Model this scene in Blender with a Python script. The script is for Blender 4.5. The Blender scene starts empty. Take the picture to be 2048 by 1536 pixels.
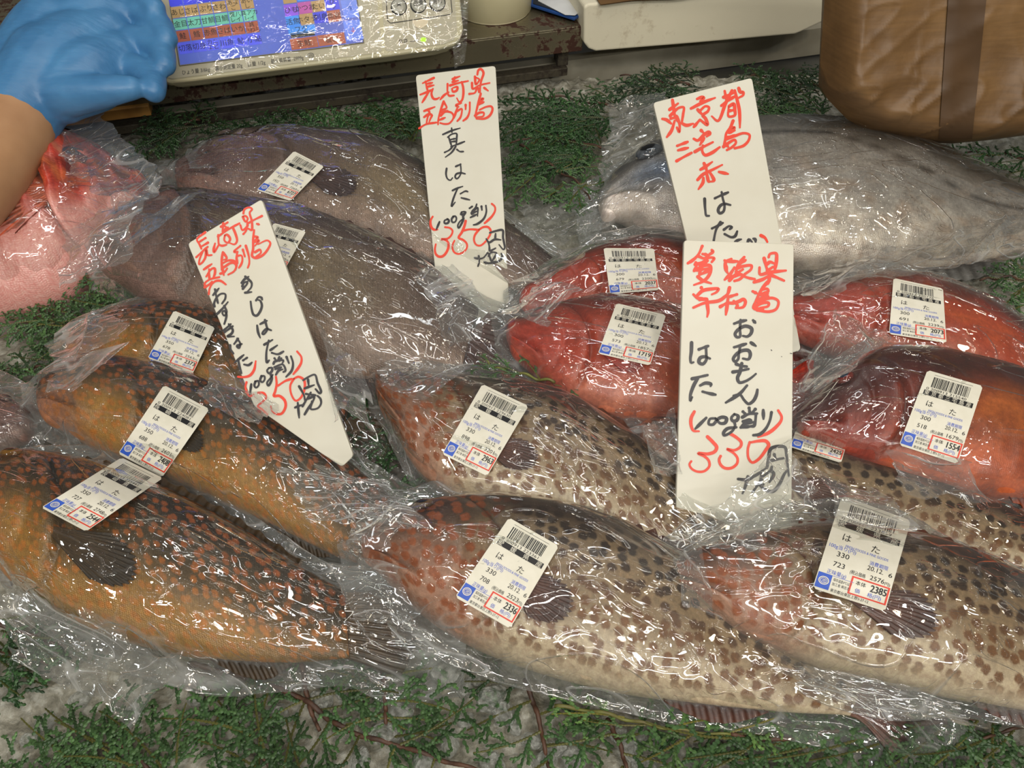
import bpy, bmesh, math, random
import numpy as np
from mathutils import Vector, Matrix
from mathutils.bvhtree import BVHTree

scene = bpy.context.scene
COL = scene.collection

# ------------------------------------------------------------------ camera
CAM_H, PITCH, FPX = 0.50, math.radians(50.0), 1540.0
cam_data = bpy.data.cameras.new('camera')
cam_data.sensor_width = 36.0
cam_data.lens = FPX / 2048.0 * 36.0
cam_data.clip_start = 0.02
cam = bpy.data.objects.new('camera', cam_data)
COL.objects.link(cam)
cam.location = (0, 0, CAM_H)
cam.rotation_euler = (math.pi / 2 - PITCH, 0, 0)
scene.camera = cam

# ------------------------------------------------------------------ world, lamps, exposure
world = bpy.data.worlds.new('market_hall')
scene.world = world
world.use_nodes = True
wn = world.node_tree.nodes['Background']
wn.inputs[0].default_value = (0.95, 0.93, 0.88, 1)
wn.inputs[1].default_value = 0.10

def lamp(name, kind, loc, power, color, size=0.05, size_y=None, aim=None):
    d = bpy.data.lights.new(name, kind)
    d.energy = power
    d.color = color
    if kind == 'AREA':
        d.shape = 'RECTANGLE' if size_y else 'DISK'
        d.size = size
        if size_y:
            d.size_y = size_y
    else:
        d.shadow_soft_size = size
    o = bpy.data.objects.new(name, d)
    COL.objects.link(o)
    o.location = loc
    if aim is not None:
        o.rotation_euler = (Vector(aim) - Vector(loc)).to_track_quat('-Z', 'Y').to_euler()
    return o

WARM, COOL = (1.0, 0.83, 0.62), (0.92, 0.97, 1.0)
for (x, y, z, p, c) in [(-0.70, -0.20, 1.15, 6.5, WARM), (-0.25, -0.35, 1.20, 7.0, COOL), (0.28, -0.25, 1.15, 7.0, WARM),
                        (0.75, -0.30, 1.20, 6.5, COOL), (0.05, 0.20, 1.45, 4.5, WARM), (-0.50, 0.62, 1.55, 2.5, COOL), (0.62, 0.55, 1.50, 4.0, WARM),
                        (1.0, 0.10, 1.25, 5.0, WARM), (-1.0, 0.15, 1.25, 4.5, COOL)]:
    lamp('market_bulb', 'POINT', (x, y, z), p, c, 0.04)
for (x, y, z, p, c) in [(-0.1, -0.65, 1.35, 7.0, (1.0, 0.97, 0.92)), (0.5, -1.25, 1.35, 13.0, (1.0, 0.96, 0.88)), (0.3, 0.45, 1.75, 4.0, (1.0, 0.97, 0.90)), (0.2, 1.05, 1.6, 3.0, COOL)]:
    lamp('tube_lamp', 'AREA', (x, y, z), p, c, 1.3, 0.05, (0.05, 0.45, 0))

scene.view_settings.view_transform = 'Standard'
scene.view_settings.look = 'None'
scene.view_settings.gamma = 1.0
scene.view_settings.use_curve_mapping = False
scene.view_settings.exposure = -0.10
scene.cycles.transparent_max_bounces = 32
scene.cycles.max_bounces = 8
scene.cycles.sample_clamp_indirect = 4.0

# ------------------------------------------------------------------ picture geometry -> place
O = np.array([0, 0, CAM_H])
RT = np.array([1.0, 0, 0])
FW = np.array([0, math.cos(PITCH), -math.sin(PITCH)])
UPV = np.array([0, math.sin(PITCH), math.cos(PITCH)])
Z = np.array([0, 0, 1.0])

def nrm(v):
    v = np.asarray(v, float)
    return v / (np.linalg.norm(v, axis=-1, keepdims=True) + 1e-12)

def ray(px, py):
    px, py = np.asarray(px, float), np.asarray(py, float)
    return FW + RT * ((px - 1024) / FPX)[..., None] + UPV * ((768 - py) / FPX)[..., None]

def UP(px, py, p0, n):
    d = ray(px, py)
    t = ((np.asarray(p0) - O) @ n) / (d @ n)
    return O + d * t[..., None]

def U(px, py, z=0.0):
    return UP(px, py, np.array([0, 0, z]), Z)

def PD(px, py, depth):
    return O + ray(px, py) * np.asarray(depth, float)[..., None]

# ------------------------------------------------------------------ noise
def _hash(ix, iy, seed):
    h = (ix.astype(np.int64) * 374761393 + iy.astype(np.int64) * 668265263 + seed * 144665) & 0x7fffffff
    h = ((h ^ (h >> 13)) * 1274126177) & 0x7fffffff
    return ((h ^ (h >> 16)) & 0xffff) / 65535.0

def vnoise(x, y, seed=0):
    x, y = np.broadcast_arrays(np.asarray(x, float), np.asarray(y, float))
    ix, iy = np.floor(x), np.floor(y)
    fx, fy = x - ix, y - iy
    fx = fx * fx * (3 - 2 * fx)
    fy = fy * fy * (3 - 2 * fy)
    a = _hash(ix, iy, seed); b = _hash(ix + 1, iy, seed)
    c = _hash(ix, iy + 1, seed); d = _hash(ix + 1, iy + 1, seed)
    return (a * (1 - fx) + b * fx) * (1 - fy) + (c * (1 - fx) + d * fx) * fy

def fbm(x, y, seed=0, o=3):
    s, a, t = 0, 0.5, 0
    for i in range(o):
        s = s + a * vnoise(x * 2 ** i, y * 2 ** i, seed + i * 17)
        t += a
        a *= 0.5
    return s / t

def ridge(x, y, seed=0, p=4):
    return (1 - np.abs(2 * vnoise(x, y, seed) - 1)) ** p

def worley(x, y, seed=0):
    x, y = np.broadcast_arrays(np.asarray(x, float), np.asarray(y, float))
    ix, iy = np.floor(x), np.floor(y)
    best = np.full(x.shape, 9.0)
    for dx in (-1, 0, 1):
        for dy in (-1, 0, 1):
            cx, cy = ix + dx, iy + dy
            px = cx + _hash(cx, cy, seed)
            py = cy + _hash(cx, cy, seed + 91)
            best = np.minimum(best, np.hypot(x - px, y - py))
    return best

def sstep(a, b, x):
    t = np.clip((x - a) / (b - a), 0, 1)
    return t * t * (3 - 2 * t)

def lin(c):
    c = np.asarray(c, float) / 255.0
    return np.where(c <= 0.04045, c / 12.92, ((c + 0.055) / 1.055) ** 2.4)

# ------------------------------------------------------------------ objects
def tag(o, label=None, cat=None, group=None, kind=None):
    if label: o['label'] = label
    if cat: o['category'] = cat
    if group: o['group'] = group
    if kind: o['kind'] = kind
    return o

def mesh(name, verts, faces, mat=None, smooth=True, uv=None, cols=None):
    me = bpy.data.meshes.new(name)
    verts = np.asarray(verts, float)
    me.from_pydata(verts.tolist(), [], [tuple(int(i) for i in f) for f in faces])
    if smooth:
        me.polygons.foreach_set('use_smooth', np.ones(len(me.polygons), dtype=bool))
    if uv is not None:
        idx = np.empty(len(me.loops), dtype=np.int32)
        me.loops.foreach_get('vertex_index', idx)
        l = me.uv_layers.new(name='UVMap')
        l.data.foreach_set('uv', np.asarray(uv, np.float32)[idx].ravel())
    for k, c in (cols or {}).items():
        c = np.asarray(c, np.float32)
        if c.shape[1] == 3:
            c = np.hstack([c, np.ones((len(c), 1), np.float32)])
        a = me.color_attributes.new(k, 'FLOAT_COLOR', 'POINT')
        a.data.foreach_set('color', c.ravel())
    if mat is not None:
        for m in (mat if isinstance(mat, (list, tuple)) else [mat]):
            me.materials.append(m)
    me.update()
    return me

def obj(name, me, parent=None):
    o = bpy.data.objects.new(name, me)
    COL.objects.link(o)
    if parent is not None:
        o.parent = parent
    return o

def empty(name):
    o = bpy.data.objects.new(name, None)
    o.empty_display_size = 0.02
    COL.objects.link(o)
    return o

def rebase(root, base):
    """put the Empty at the base of its thing, keeping the meshes where they are"""
    b = Vector(base)
    root.location = b
    for ch in root.children:
        ch.location = Vector(ch.location) - b

def gridfaces(n, m, wrap=False, off=0):
    i = np.arange(n - 1)[:, None]
    j = np.arange(m if wrap else m - 1)[None, :]
    j2 = (j + 1) % m
    f = np.stack(np.broadcast_arrays(i * m + j, (i + 1) * m + j, (i + 1) * m + j2, i * m + j2), -1).reshape(-1, 4)
    return f + off

class MB:
    """collects pieces of ONE part"""
    def __init__(self):
        self.v, self.f, self.n = [], [], 0
    def add(self, v, f):
        v = np.asarray(v, float)
        self.v.append(v)
        self.f += [tuple(int(i) + self.n for i in q) for q in f]
        self.n += len(v)
        return self
    def box8(self, p):
        return self.add(p, [(0, 3, 2, 1), (4, 5, 6, 7), (0, 1, 5, 4), (1, 2, 6, 5), (2, 3, 7, 6), (3, 0, 4, 7)])
    def prism(self, front, back):
        n = len(front)
        f = [tuple(range(n)), tuple(range(2 * n - 1, n - 1, -1))]
        f += [(i, i + n, (i + 1) % n + n, (i + 1) % n) for i in range(n)]
        return self.add(np.vstack([front, back]), f)
    def tube(self, pts, r, k=8, cap=True):
        pts = np.asarray(pts, float)
        r = np.broadcast_to(np.asarray(r, float), (len(pts),))
        t = nrm(np.gradient(pts, axis=0))
        ref = np.array([0.13, 0.21, 0.97])
        a = nrm(np.cross(t, ref)); b = np.cross(t, a)
        th = np.linspace(0, 2 * math.pi, k, endpoint=False)
        v = pts[:, None] + r[:, None, None] * (a[:, None] * np.cos(th)[None, :, None] + b[:, None] * np.sin(th)[None, :, None])
        f = gridfaces(len(pts), k, True).tolist()
        if cap:
            f += [tuple(range(k)), tuple(range((len(pts) - 1) * k, len(pts) * k))[::-1]]
        return self.add(v.reshape(-1, 3), f)
    def build(self, name, mat, parent=None, smooth=False):
        return obj(name, mesh(name, np.vstack(self.v), self.f, mat, smooth), parent)

def resample(p, n, closed=False):
    """Catmull-Rom through the points"""
    p = np.asarray(p, float)
    if len(p) == 2 and not closed:
        t = np.linspace(0, 1, n)[:, None]
        return p[0] * (1 - t) + p[1] * t
    m = len(p)
    d = np.concatenate([[0], np.cumsum(np.maximum(np.linalg.norm(np.diff(p[:, :], axis=0), axis=1), 1e-9) ** 0.5)])
    tt = np.linspace(0, d[-1], n)
    tan = np.gradient(p, d, axis=0)
    i = np.clip(np.searchsorted(d, tt, side='right') - 1, 0, m - 2)
    h = (d[i + 1] - d[i])[:, None]
    u = ((tt - d[i])[:, None]) / h
    return ((2 * u**3 - 3 * u**2 + 1) * p[i] + (u**3 - 2 * u**2 + u) * h * tan[i]
            + (-2 * u**3 + 3 * u**2) * p[i + 1] + (u**3 - u**2) * h * tan[i + 1])

def bevel(o, w, seg=2):
    m = o.modifiers.new('edge', 'BEVEL')
    m.width, m.segments, m.limit_method = w, seg, 'ANGLE'
    return o
# ------------------------------------------------------------------ materials
def mat(name):
    m = bpy.data.materials.new(name)
    m.use_nodes = True
    nt = m.node_tree
    nt.nodes.clear()
    out = nt.nodes.new('ShaderNodeOutputMaterial')
    return m, nt, out

def N(nt, typ, ins=None, **kw):
    n = nt.nodes.new('ShaderNode' + typ)
    for k, v in kw.items():
        setattr(n, k, v)
    for k, v in (ins or {}).items():
        if isinstance(v, bpy.types.NodeSocket):
            nt.links.new(v, n.inputs[k])
        else:
            n.inputs[k].default_value = v
    return n

def rgba(c):
    c = lin(c)
    return (float(c[0]), float(c[1]), float(c[2]), 1.0)

def ramp(nt, fac, stops):
    r = N(nt, 'ValToRGB', {'Fac': fac})
    e = r.color_ramp.elements
    while len(e) < len(stops):
        e.new(0.5)
    for i, (p, c) in enumerate(stops):
        e[i].position = p
        e[i].color = c if len(c) == 4 else rgba(c)
    return r.outputs['Color']

def mixc(nt, fac, a, b, mode='MIX'):
    n = nt.nodes.new('ShaderNodeMix')
    n.data_type = 'RGBA'
    n.blend_type = mode
    for i, v in ((0, fac), (6, a), (7, b)):
        if isinstance(v, bpy.types.NodeSocket):
            nt.links.new(v, n.inputs[i])
        else:
            n.inputs[i].default_value = v
    return n.outputs[2]

def math_(nt, op, a, b=0.0, clamp=False):
    n = nt.nodes.new('ShaderNodeMath')
    n.operation = op
    n.use_clamp = clamp
    for i, v in ((0, a), (1, b)):
        if isinstance(v, bpy.types.NodeSocket):
            nt.links.new(v, n.inputs[i])
        else:
            n.inputs[i].default_value = v
    return n.outputs[0]

def plain(name, color, rough=0.5, metal=0.0, noise=None, bump=0.0, scale=40.0, coat=0.0, emit=None, sub=0.0):
    """a plain surface with a little procedural unevenness"""
    m, nt, out = mat(name)
    p = N(nt, 'BsdfPrincipled', {'Roughness': rough, 'Metallic': metal, 'Coat Weight': coat})
    tc = N(nt, 'TexCoord')
    nz = N(nt, 'TexNoise', {'Vector': tc.outputs['Object'], 'Scale': scale, 'Detail': 5.0})
    c2 = noise if noise is not None else tuple(np.clip(np.asarray(color) * 0.93, 0, 255))
    c = ramp(nt, nz.outputs['Fac'], [(0.3, c2), (0.65, color)])
    nt.links.new(c, p.inputs['Base Color'])
    if bump:
        b = N(nt, 'Bump', {'Height': nz.outputs['Fac'], 'Strength': bump, 'Distance': 0.002})
        nt.links.new(b.outputs[0], p.inputs['Normal'])
    if emit:
        p.inputs['Emission Strength'].default_value = emit
        nt.links.new(c, p.inputs['Emission Color'])
    if sub:
        p.inputs['Subsurface Weight'].default_value = sub
        p.inputs['Subsurface Radius'].default_value = (0.01, 0.006, 0.004)
        p.inputs['Subsurface Scale'].default_value = 0.3
    nt.links.new(p.outputs[0], out.inputs[0])
    return m

def fish_mat(name, cell, spot_edge, metal=0.0, rough=0.32, scale_mm=2.0, scale_bump=0.25, rnd=0.75, stretch=1.0):
    """skin: countershading from the body's own colours, rosettes from a cell texture laid along the skin"""
    m, nt, out = mat(name)
    uv = N(nt, 'UVMap', uv_map='UVMap')
    col = N(nt, 'Attribute', attribute_name='Skin')
    spot = N(nt, 'Attribute', attribute_name='Spot')
    mp = N(nt, 'Mapping', {'Vector': uv.outputs[0], 'Scale': (1 / cell, stretch / cell, 1)})
    wob = N(nt, 'TexNoise', {'Vector': mp.outputs[0], 'Scale': 4.0, 'Detail': 3.0})
    wv = N(nt, 'VectorMath', {0: wob.outputs['Color'], 1: (0.35, 0.35, 0.0)}, operation='MULTIPLY')
    va = N(nt, 'VectorMath', {0: mp.outputs[0], 1: wv.outputs[0]}, operation='ADD')
    vo = N(nt, 'TexVoronoi', {'Vector': va.outputs[0], 'Scale': 1.0, 'Randomness': rnd}, voronoi_dimensions='2D')
    mask = N(nt, 'MapRange', {'Value': vo.outputs['Distance'], 'From Min': spot_edge[0], 'From Max': spot_edge[1], 'To Min': 1.0, 'To Max': 0.0},
             interpolation_type='SMOOTHSTEP').outputs[0]
    fac = math_(nt, 'MULTIPLY', mask, spot.outputs['Alpha'])
    base = mixc(nt, fac, col.outputs['Color'], spot.outputs['Color'])
    fine = N(nt, 'TexNoise', {'Vector': uv.outputs[0], 'Scale': 260.0, 'Detail': 6.0, 'Roughness': 0.7})
    base = mixc(nt, 0.38, base, ramp(nt, fine.outputs['Fac'], [(0.32, (90, 90, 90)), (0.55, (188, 188, 188)), (0.75, (255, 250, 245))]), 'OVERLAY')
    sm = N(nt, 'Mapping', {'Vector': uv.outputs[0], 'Scale': (1000 / scale_mm, 1250 / scale_mm, 1)})
    sv = N(nt, 'TexVoronoi', {'Vector': sm.outputs[0], 'Scale': 1.0, 'Randomness': 0.45}, voronoi_dimensions='2D')
    base = mixc(nt, 0.5 * min(1, scale_bump * 2), base, ramp(nt, sv.outputs['Distance'], [(0.15, (200, 200, 200)), (0.75, (60, 55, 50))]), 'SOFT_LIGHT')
    bm = N(nt, 'Bump', {'Height': sv.outputs['Distance'], 'Strength': scale_bump, 'Distance': 0.0012})
    b2 = N(nt, 'Bump', {'Height': fine.outputs['Fac'], 'Strength': 0.12, 'Distance': 0.002, 'Normal': bm.outputs[0]})
    p = N(nt, 'BsdfPrincipled', {'Base Color': base, 'Roughness': rough, 'Metallic': metal, 'Coat Weight': 0.35,
                                 'Coat Roughness': 0.07, 'Normal': b2.outputs[0], 'Specular IOR Level': 0.4})
    nt.links.new(b2.outputs[0], p.inputs['Coat Normal'])
    nt.links.new(p.outputs[0], out.inputs[0])
    return m

def film_mat(name, veil=0.05, tint=(236, 238, 236), gain=1.3, bump=0.8):
    """thin clear polythene: looked through, with sharp glints on its creases and a milky veil where it bunches"""
    m, nt, out = mat(name)
    uv = N(nt, 'UVMap', uv_map='UVMap')
    at = N(nt, 'Attribute', attribute_name='Bunch')
    m1 = N(nt, 'Mapping', {'Vector': uv.outputs[0], 'Scale': (11, 30, 1), 'Rotation': (0, 0, 0.22)})
    n1 = N(nt, 'TexNoise', {'Vector': m1.outputs[0], 'Scale': 1.0, 'Detail': 1.0, 'Roughness': 0.4, 'Distortion': 0.9}, noise_dimensions='2D')
    r1 = math_(nt, 'ABSOLUTE', math_(nt, 'SUBTRACT', n1.outputs['Fac'], 0.5))
    m2_ = N(nt, 'Mapping', {'Vector': uv.outputs[0], 'Scale': (42, 58, 1), 'Rotation': (0, 0, -0.5)})
    n2 = N(nt, 'TexNoise', {'Vector': m2_.outputs[0], 'Scale': 1.0, 'Detail': 0.0, 'Distortion': 0.8}, noise_dimensions='2D')
    m3_ = N(nt, 'Mapping', {'Vector': uv.outputs[0], 'Scale': (60, 130, 1), 'Rotation': (0, 0, 0.6)})
    n3 = N(nt, 'TexNoise', {'Vector': m3_.outputs[0], 'Scale': 1.0, 'Detail': 0.0, 'Distortion': 1.2}, noise_dimensions='2D')
    nm = N(nt, 'TexNoise', {'Vector': uv.outputs[0], 'Scale': 17.0, 'Detail': 1.0}, noise_dimensions='2D')
    calm = N(nt, 'MapRange', {'Value': nm.outputs['Fac'], 'From Min': 0.44, 'From Max': 0.66, 'To Min': 0.10, 'To Max': 1.0}).outputs[0]
    calm = math_(nt, 'ADD', calm, math_(nt, 'MULTIPLY', at.outputs['Fac'], 0.55), True)
    line = N(nt, 'MapRange', {'Value': r1, 'From Min': 0.0, 'From Max': 0.022, 'To Min': 1.0, 'To Max': 0.0}, interpolation_type='SMOOTHSTEP').outputs[0]
    r3 = math_(nt, 'ABSOLUTE', math_(nt, 'SUBTRACT', n3.outputs['Fac'], 0.5))
    line3 = N(nt, 'MapRange', {'Value': r3, 'From Min': 0.0, 'From Max': 0.05, 'To Min': 1.0, 'To Max': 0.0}, interpolation_type='SMOOTHSTEP').outputs[0]
    h = math_(nt, 'ADD', math_(nt, 'MULTIPLY', line, 0.16), math_(nt, 'MULTIPLY', math_(nt, 'MULTIPLY', n2.outputs['Fac'], calm), 0.75))
    h = math_(nt, 'ADD', h, math_(nt, 'MULTIPLY', math_(nt, 'MULTIPLY', line3, calm), 0.10))
    b = N(nt, 'Bump', {'Height': h, 'Strength': bump, 'Distance': 0.006})
    geo = N(nt, 'NewGeometry')
    ior = math_(nt, 'SUBTRACT', 1.5, math_(nt, 'MULTIPLY', geo.outputs['Backfacing'], 1.5 - 1 / 1.5))
    fr = N(nt, 'Fresnel', {'IOR': ior, 'Normal': b.outputs[0]})
    fac = math_(nt, 'ADD', math_(nt, 'MULTIPLY', fr.outputs[0], math_(nt, 'ADD', math_(nt, 'MULTIPLY', at.outputs['Fac'], 1.2), 1.35 * gain)), 0.02, True)
    tr = N(nt, 'BsdfTransparent', {'Color': rgba((250, 251, 250))})
    gl = N(nt, 'BsdfGlossy', {'Color': (1, 1, 1, 1), 'Roughness': 0.03, 'Normal': b.outputs[0]})
    mx = N(nt, 'MixShader', {0: fac, 1: tr.outputs[0], 2: gl.outputs[0]})
    df = N(nt, 'BsdfDiffuse', {'Color': rgba(tint), 'Normal': b.outputs[0]})
    tl = N(nt, 'BsdfTranslucent', {'Color': rgba(tint)})
    dm = N(nt, 'MixShader', {0: 0.5, 1: df.outputs[0], 2: tl.outputs[0]})
    ridgef = line
    v = math_(nt, 'ADD', math_(nt, 'MULTIPLY', at.outputs['Fac'], 0.13), veil)
    v = math_(nt, 'ADD', v, math_(nt, 'MULTIPLY', ridgef, math_(nt, 'ADD', math_(nt, 'MULTIPLY', at.outputs['Fac'], 0.30), 0.05)), True)
    m2 = N(nt, 'MixShader', {0: v, 1: mx.outputs[0], 2: dm.outputs[0]})
    nt.links.new(m2.outputs[0], out.inputs[0])
    return m

M = {}
M['film'] = film_mat('clear_polythene', 0.012)
M['cling'] = film_mat('cling_film', 0.008, gain=0.9, bump=0.16)
M['spotted'] = fish_mat('spotted_grouper_skin', 0.0084, (0.26, 0.47), rnd=0.80, scale_mm=1.2, scale_bump=0.12)
M['orange'] = fish_mat('orange_spotted_skin', 0.0072, (0.20, 0.44), rnd=0.85, scale_mm=1.5, scale_bump=0.30)
M['grey'] = fish_mat('brown_grouper_skin', 0.03, (0.1, 0.7), scale_mm=2.2, scale_bump=0.38)
M['red'] = fish_mat('red_grouper_skin', 0.022, (0.15, 0.7), scale_mm=1.4, scale_bump=0.12, rough=0.28)
M['silver'] = fish_mat('silver_skin', 0.02, (0.1, 0.8), metal=0.25, scale_mm=1.8, scale_bump=0.22, rough=0.30)
M['scorpion'] = fish_mat('scarlet_skin', 0.016, (0.15, 0.65), scale_mm=2.5, scale_bump=0.3, rough=0.3)
M['paper'] = plain('label_paper', (226, 222, 206), 0.45, noise=(218, 214, 196), scale=120)
M['ink'] = plain('black_print', (26, 26, 28), 0.5, scale=200)
M['blue_ink'] = plain('blue_print', (52, 92, 196), 0.5, scale=200)
M['pale_blue_ink'] = plain('pale_blue_print', (92, 112, 205), 0.5, scale=200)
M['red_ink'] = plain('red_print', (225, 70, 52), 0.5, scale=200)
M['board'] = plain('white_sign_plastic', (216, 213, 198), 0.42, noise=(207, 202, 184), scale=14, bump=0.03)
M['marker_red'] = plain('red_marker', (232, 62, 36), 0.45, noise=(222, 70, 46), scale=90)
M['marker_black'] = plain('black_marker', (36, 34, 38), 0.45, noise=(58, 56, 60), scale=60)
# ------------------------------------------------------------------ the ice bed and the back of the stall
def ice_mat(name, clear):
    m, nt, out = mat(name)
    tc = N(nt, 'TexCoord')
    n1 = N(nt, 'TexNoise', {'Vector': tc.outputs['Object'], 'Scale': 95.0, 'Detail': 8.0, 'Roughness': 0.65})
    v1 = N(nt, 'TexVoronoi', {'Vector': tc.outputs['Object'], 'Scale': 120.0})
    h = math_(nt, 'ADD', n1.outputs['Fac'], math_(nt, 'MULTIPLY', v1.outputs['Distance'], 0.6))
    b = N(nt, 'Bump', {'Height': h, 'Strength': 0.8, 'Distance': 0.004})
    c = ramp(nt, n1.outputs['Fac'], [(0.3, (112, 109, 95)), (0.5, (160, 157, 142)), (0.72, (214, 213, 202))])
    p = N(nt, 'BsdfPrincipled', {'Base Color': c, 'Roughness': 0.18, 'IOR': 1.31, 'Transmission Weight': clear, 'Normal': b.outputs[0],
                                 'Coat Weight': 0.5, 'Coat Roughness': 0.05})
    nt.links.new(b.outputs[0], p.inputs['Coat Normal'])
    nt.links.new(p.outputs[0], out.inputs[0])
    return m
M['ice'] = ice_mat('crushed_ice', 0.15)
def lump_mat():
    m, nt, out = mat('clear_ice')
    tc = N(nt, 'TexCoord')
    n1 = N(nt, 'TexNoise', {'Vector': tc.outputs['Object'], 'Scale': 2.6, 'Detail': 6.0})
    b = N(nt, 'Bump', {'Height': n1.outputs['Fac'], 'Strength': 0.5, 'Distance': 0.4})
    g = N(nt, 'BsdfGlass', {'Color': (0.97, 0.98, 0.97, 1), 'Roughness': 0.04, 'IOR': 1.22, 'Normal': b.outputs[0]})
    tr = N(nt, 'BsdfTransparent', {'Color': (0.93, 0.94, 0.92, 1)})
    gl = N(nt, 'BsdfGlossy', {'Roughness': 0.05, 'Normal': b.outputs[0]})
    geo = N(nt, 'NewGeometry')
    fr = N(nt, 'Fresnel', {'IOR': math_(nt, 'SUBTRACT', 1.35, math_(nt, 'MULTIPLY', geo.outputs['Backfacing'], 1.35 - 1 / 1.35)), 'Normal': b.outputs[0]})
    t2 = N(nt, 'MixShader', {0: fr.outputs[0], 1: tr.outputs[0], 2: gl.outputs[0]})
    m1 = N(nt, 'MixShader', {0: 0.55, 1: g.outputs[0], 2: t2.outputs[0]})
    df = N(nt, 'BsdfDiffuse', {'Color': rgba((226, 228, 222)), 'Normal': b.outputs[0]})
    cl = N(nt, 'MapRange', {'Value': n1.outputs['Fac'], 'From Min': 0.35, 'From Max': 0.75, 'To Min': 0.07, 'To Max': 0.42}).outputs[0]
    m2 = N(nt, 'MixShader', {0: cl, 1: m1.outputs[0], 2: df.outputs[0]})
    nt.links.new(m2.outputs[0], out.inputs[0])
    return m
M['cube'] = lump_mat()

NX, NY = 460, 300
gx, gy = np.meshgrid(np.linspace(-0.95, 0.95, NX), np.linspace(-0.02, 0.93, NY), indexing='ij')
hz = 0.012 * (fbm(gx * 9, gy * 9, 1) - 0.62) + 0.012 * (0.5 - worley(gx * 52, gy * 52, 3)).clip(-0.3) + 0.007 * (0.5 - worley(gx * 110, gy * 110, 4)).clip(-0.2)
hz = 0.0035 - np.logaddexp(0, (0.0035 - hz) / 0.0012) * 0.0012
ice = obj('crushed_ice', mesh('crushed_ice', np.stack([gx, gy, hz], -1).reshape(-1, 3), gridfaces(NX, NY), M['ice']))
tag(ice, 'bed of wet crushed ice under the fish', 'ice', kind='stuff')
floor = MB()
floor.box8([(-1.1, -0.1, -0.06), (1.1, -0.1, -0.06), (1.1, 1.4, -0.06), (-1.1, 1.4, -0.06), (-1.1, -0.1, -0.035), (1.1, -0.1, -0.035), (1.1, 1.4, -0.035), (-1.1, 1.4, -0.035)])
fl = floor.build('floor', plain('steel_tray', (120, 120, 114), 0.4, 0.6))
fl['kind'] = 'structure'

# the back runs a little askew to the picture
zA = 0.045
dd = U(920, 92, zA) - U(320, 166, zA)
DX = nrm(np.array([dd[0], dd[1], 0.0]))             # along the shelf
DN = np.array([DX[1], -DX[0], 0.0])                 # towards the shopper
WA = U(640, 238, 0.0)
def W(px, py, fwd=0.0):
    return UP(px, py, WA + DN * fwd, DN)

M['steel'] = None
def rust_mat(name, base, rust, lo, hi, rough=0.35, metal=0.7, dirt=0.4):
    m, nt, out = mat(name)
    tc = N(nt, 'TexCoord')
    n1 = N(nt, 'TexNoise', {'Vector': tc.outputs['Object'], 'Scale': 75.0, 'Detail': 7.0, 'Roughness': 0.7})
    n2 = N(nt, 'TexNoise', {'Vector': tc.outputs['Object'], 'Scale': 9.0, 'Detail': 3.0})
    f = math_(nt, 'ADD', math_(nt, 'MULTIPLY', n1.outputs['Fac'], 0.7), math_(nt, 'MULTIPLY', n2.outputs['Fac'], 0.5))
    k = N(nt, 'MapRange', {'Value': f, 'From Min': lo, 'From Max': hi}).outputs[0]
    c = mixc(nt, k, rgba(base), rgba(rust))
    c = mixc(nt, dirt, c, ramp(nt, n2.outputs['Fac'], [(0.3, (110, 104, 92)), (0.7, (215, 212, 200))]), 'MULTIPLY')
    p = N(nt, 'BsdfPrincipled', {'Base Color': c})
    nt.links.new(math_(nt, 'MULTIPLY', math_(nt, 'SUBTRACT', 1.0, k), metal), p.inputs['Metallic'])
    nt.links.new(math_(nt, 'ADD', math_(nt, 'MULTIPLY', k, 0.4), rough), p.inputs['Roughness'])
    b = N(nt, 'Bump', {'Height': n1.outputs['Fac'], 'Strength': 0.15, 'Distance': 0.002})
    nt.links.new(b.outputs[0], p.inputs['Normal'])
    nt.links.new(p.outputs[0], out.inputs[0])
    return m
M['steel'] = rust_mat('rusty_stainless', (150, 142, 118), (66, 34, 20), 0.615, 0.66)
M['dark_steel'] = rust_mat('grimy_steel', (92, 86, 72), (40, 30, 22), 0.58, 0.72, 0.5, 0.4)
M['backing'] = plain('dirty_white_panel', (176, 170, 152), 0.6, noise=(142, 136, 118), scale=16)

def slab(mb, px0, px1, zlo, zhi, fwd0, fwd1):
    """a board along the back between two picture columns, from fwd0 (far) to fwd1 (near)"""
    a0 = W(px0, 200.0, fwd1); b0 = W(px1, 200.0, fwd1)
    pts = []
    for z in (zlo, zhi):
        for (p, f) in ((a0, fwd1), (b0, fwd1), (b0, fwd0), (a0, fwd0)):
            pts.append([p[0] + DN[0] * (f - fwd1), p[1] + DN[1] * (f - fwd1), z])
    mb.box8(pts)

ztop = W(1050, 66.0)[2]
zlip = W(1050, 116.0)[2]
zfr = W(1050, 152.0)[2]
mb = MB(); slab(mb, -500, 2500, -0.03, zfr - 0.012, -0.06, -0.045)
wb_ = mb.build('wall_back', M['backing']); wb_['kind'] = 'structure'

sh = empty('steel_shelf')
mb = MB(); slab(mb, -420, 1157, ztop - 0.002, ztop, -0.26, 0.0)
bevel(mb.build('shelf_top', M['steel'], sh), 0.0008)
mb = MB(); slab(mb, -420, 1157, zlip, ztop - 0.002, -0.004, 0.0)
o = bevel(mb.build('front_lip', M['steel'], sh), 0.0008); o['label'] = 'stainless front lip flecked with rust'
mb = MB(); slab(mb, -420, 1132, zfr - 0.010, zfr, -0.02, -0.006)
slab(mb, 1112, 1132, zfr, zlip, -0.03, -0.012)
slab(mb, 268, 300, -0.03, zlip, -0.04, -0.012)
bevel(mb.build('support_rail', M['dark_steel'], sh), 0.0008)
tag(sh, 'stainless steel shelf with a rust-flecked front lip behind the fish', 'shelf')
rebase(sh, W(640, 238, -0.1) * np.array([1, 1, 0]))

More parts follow.
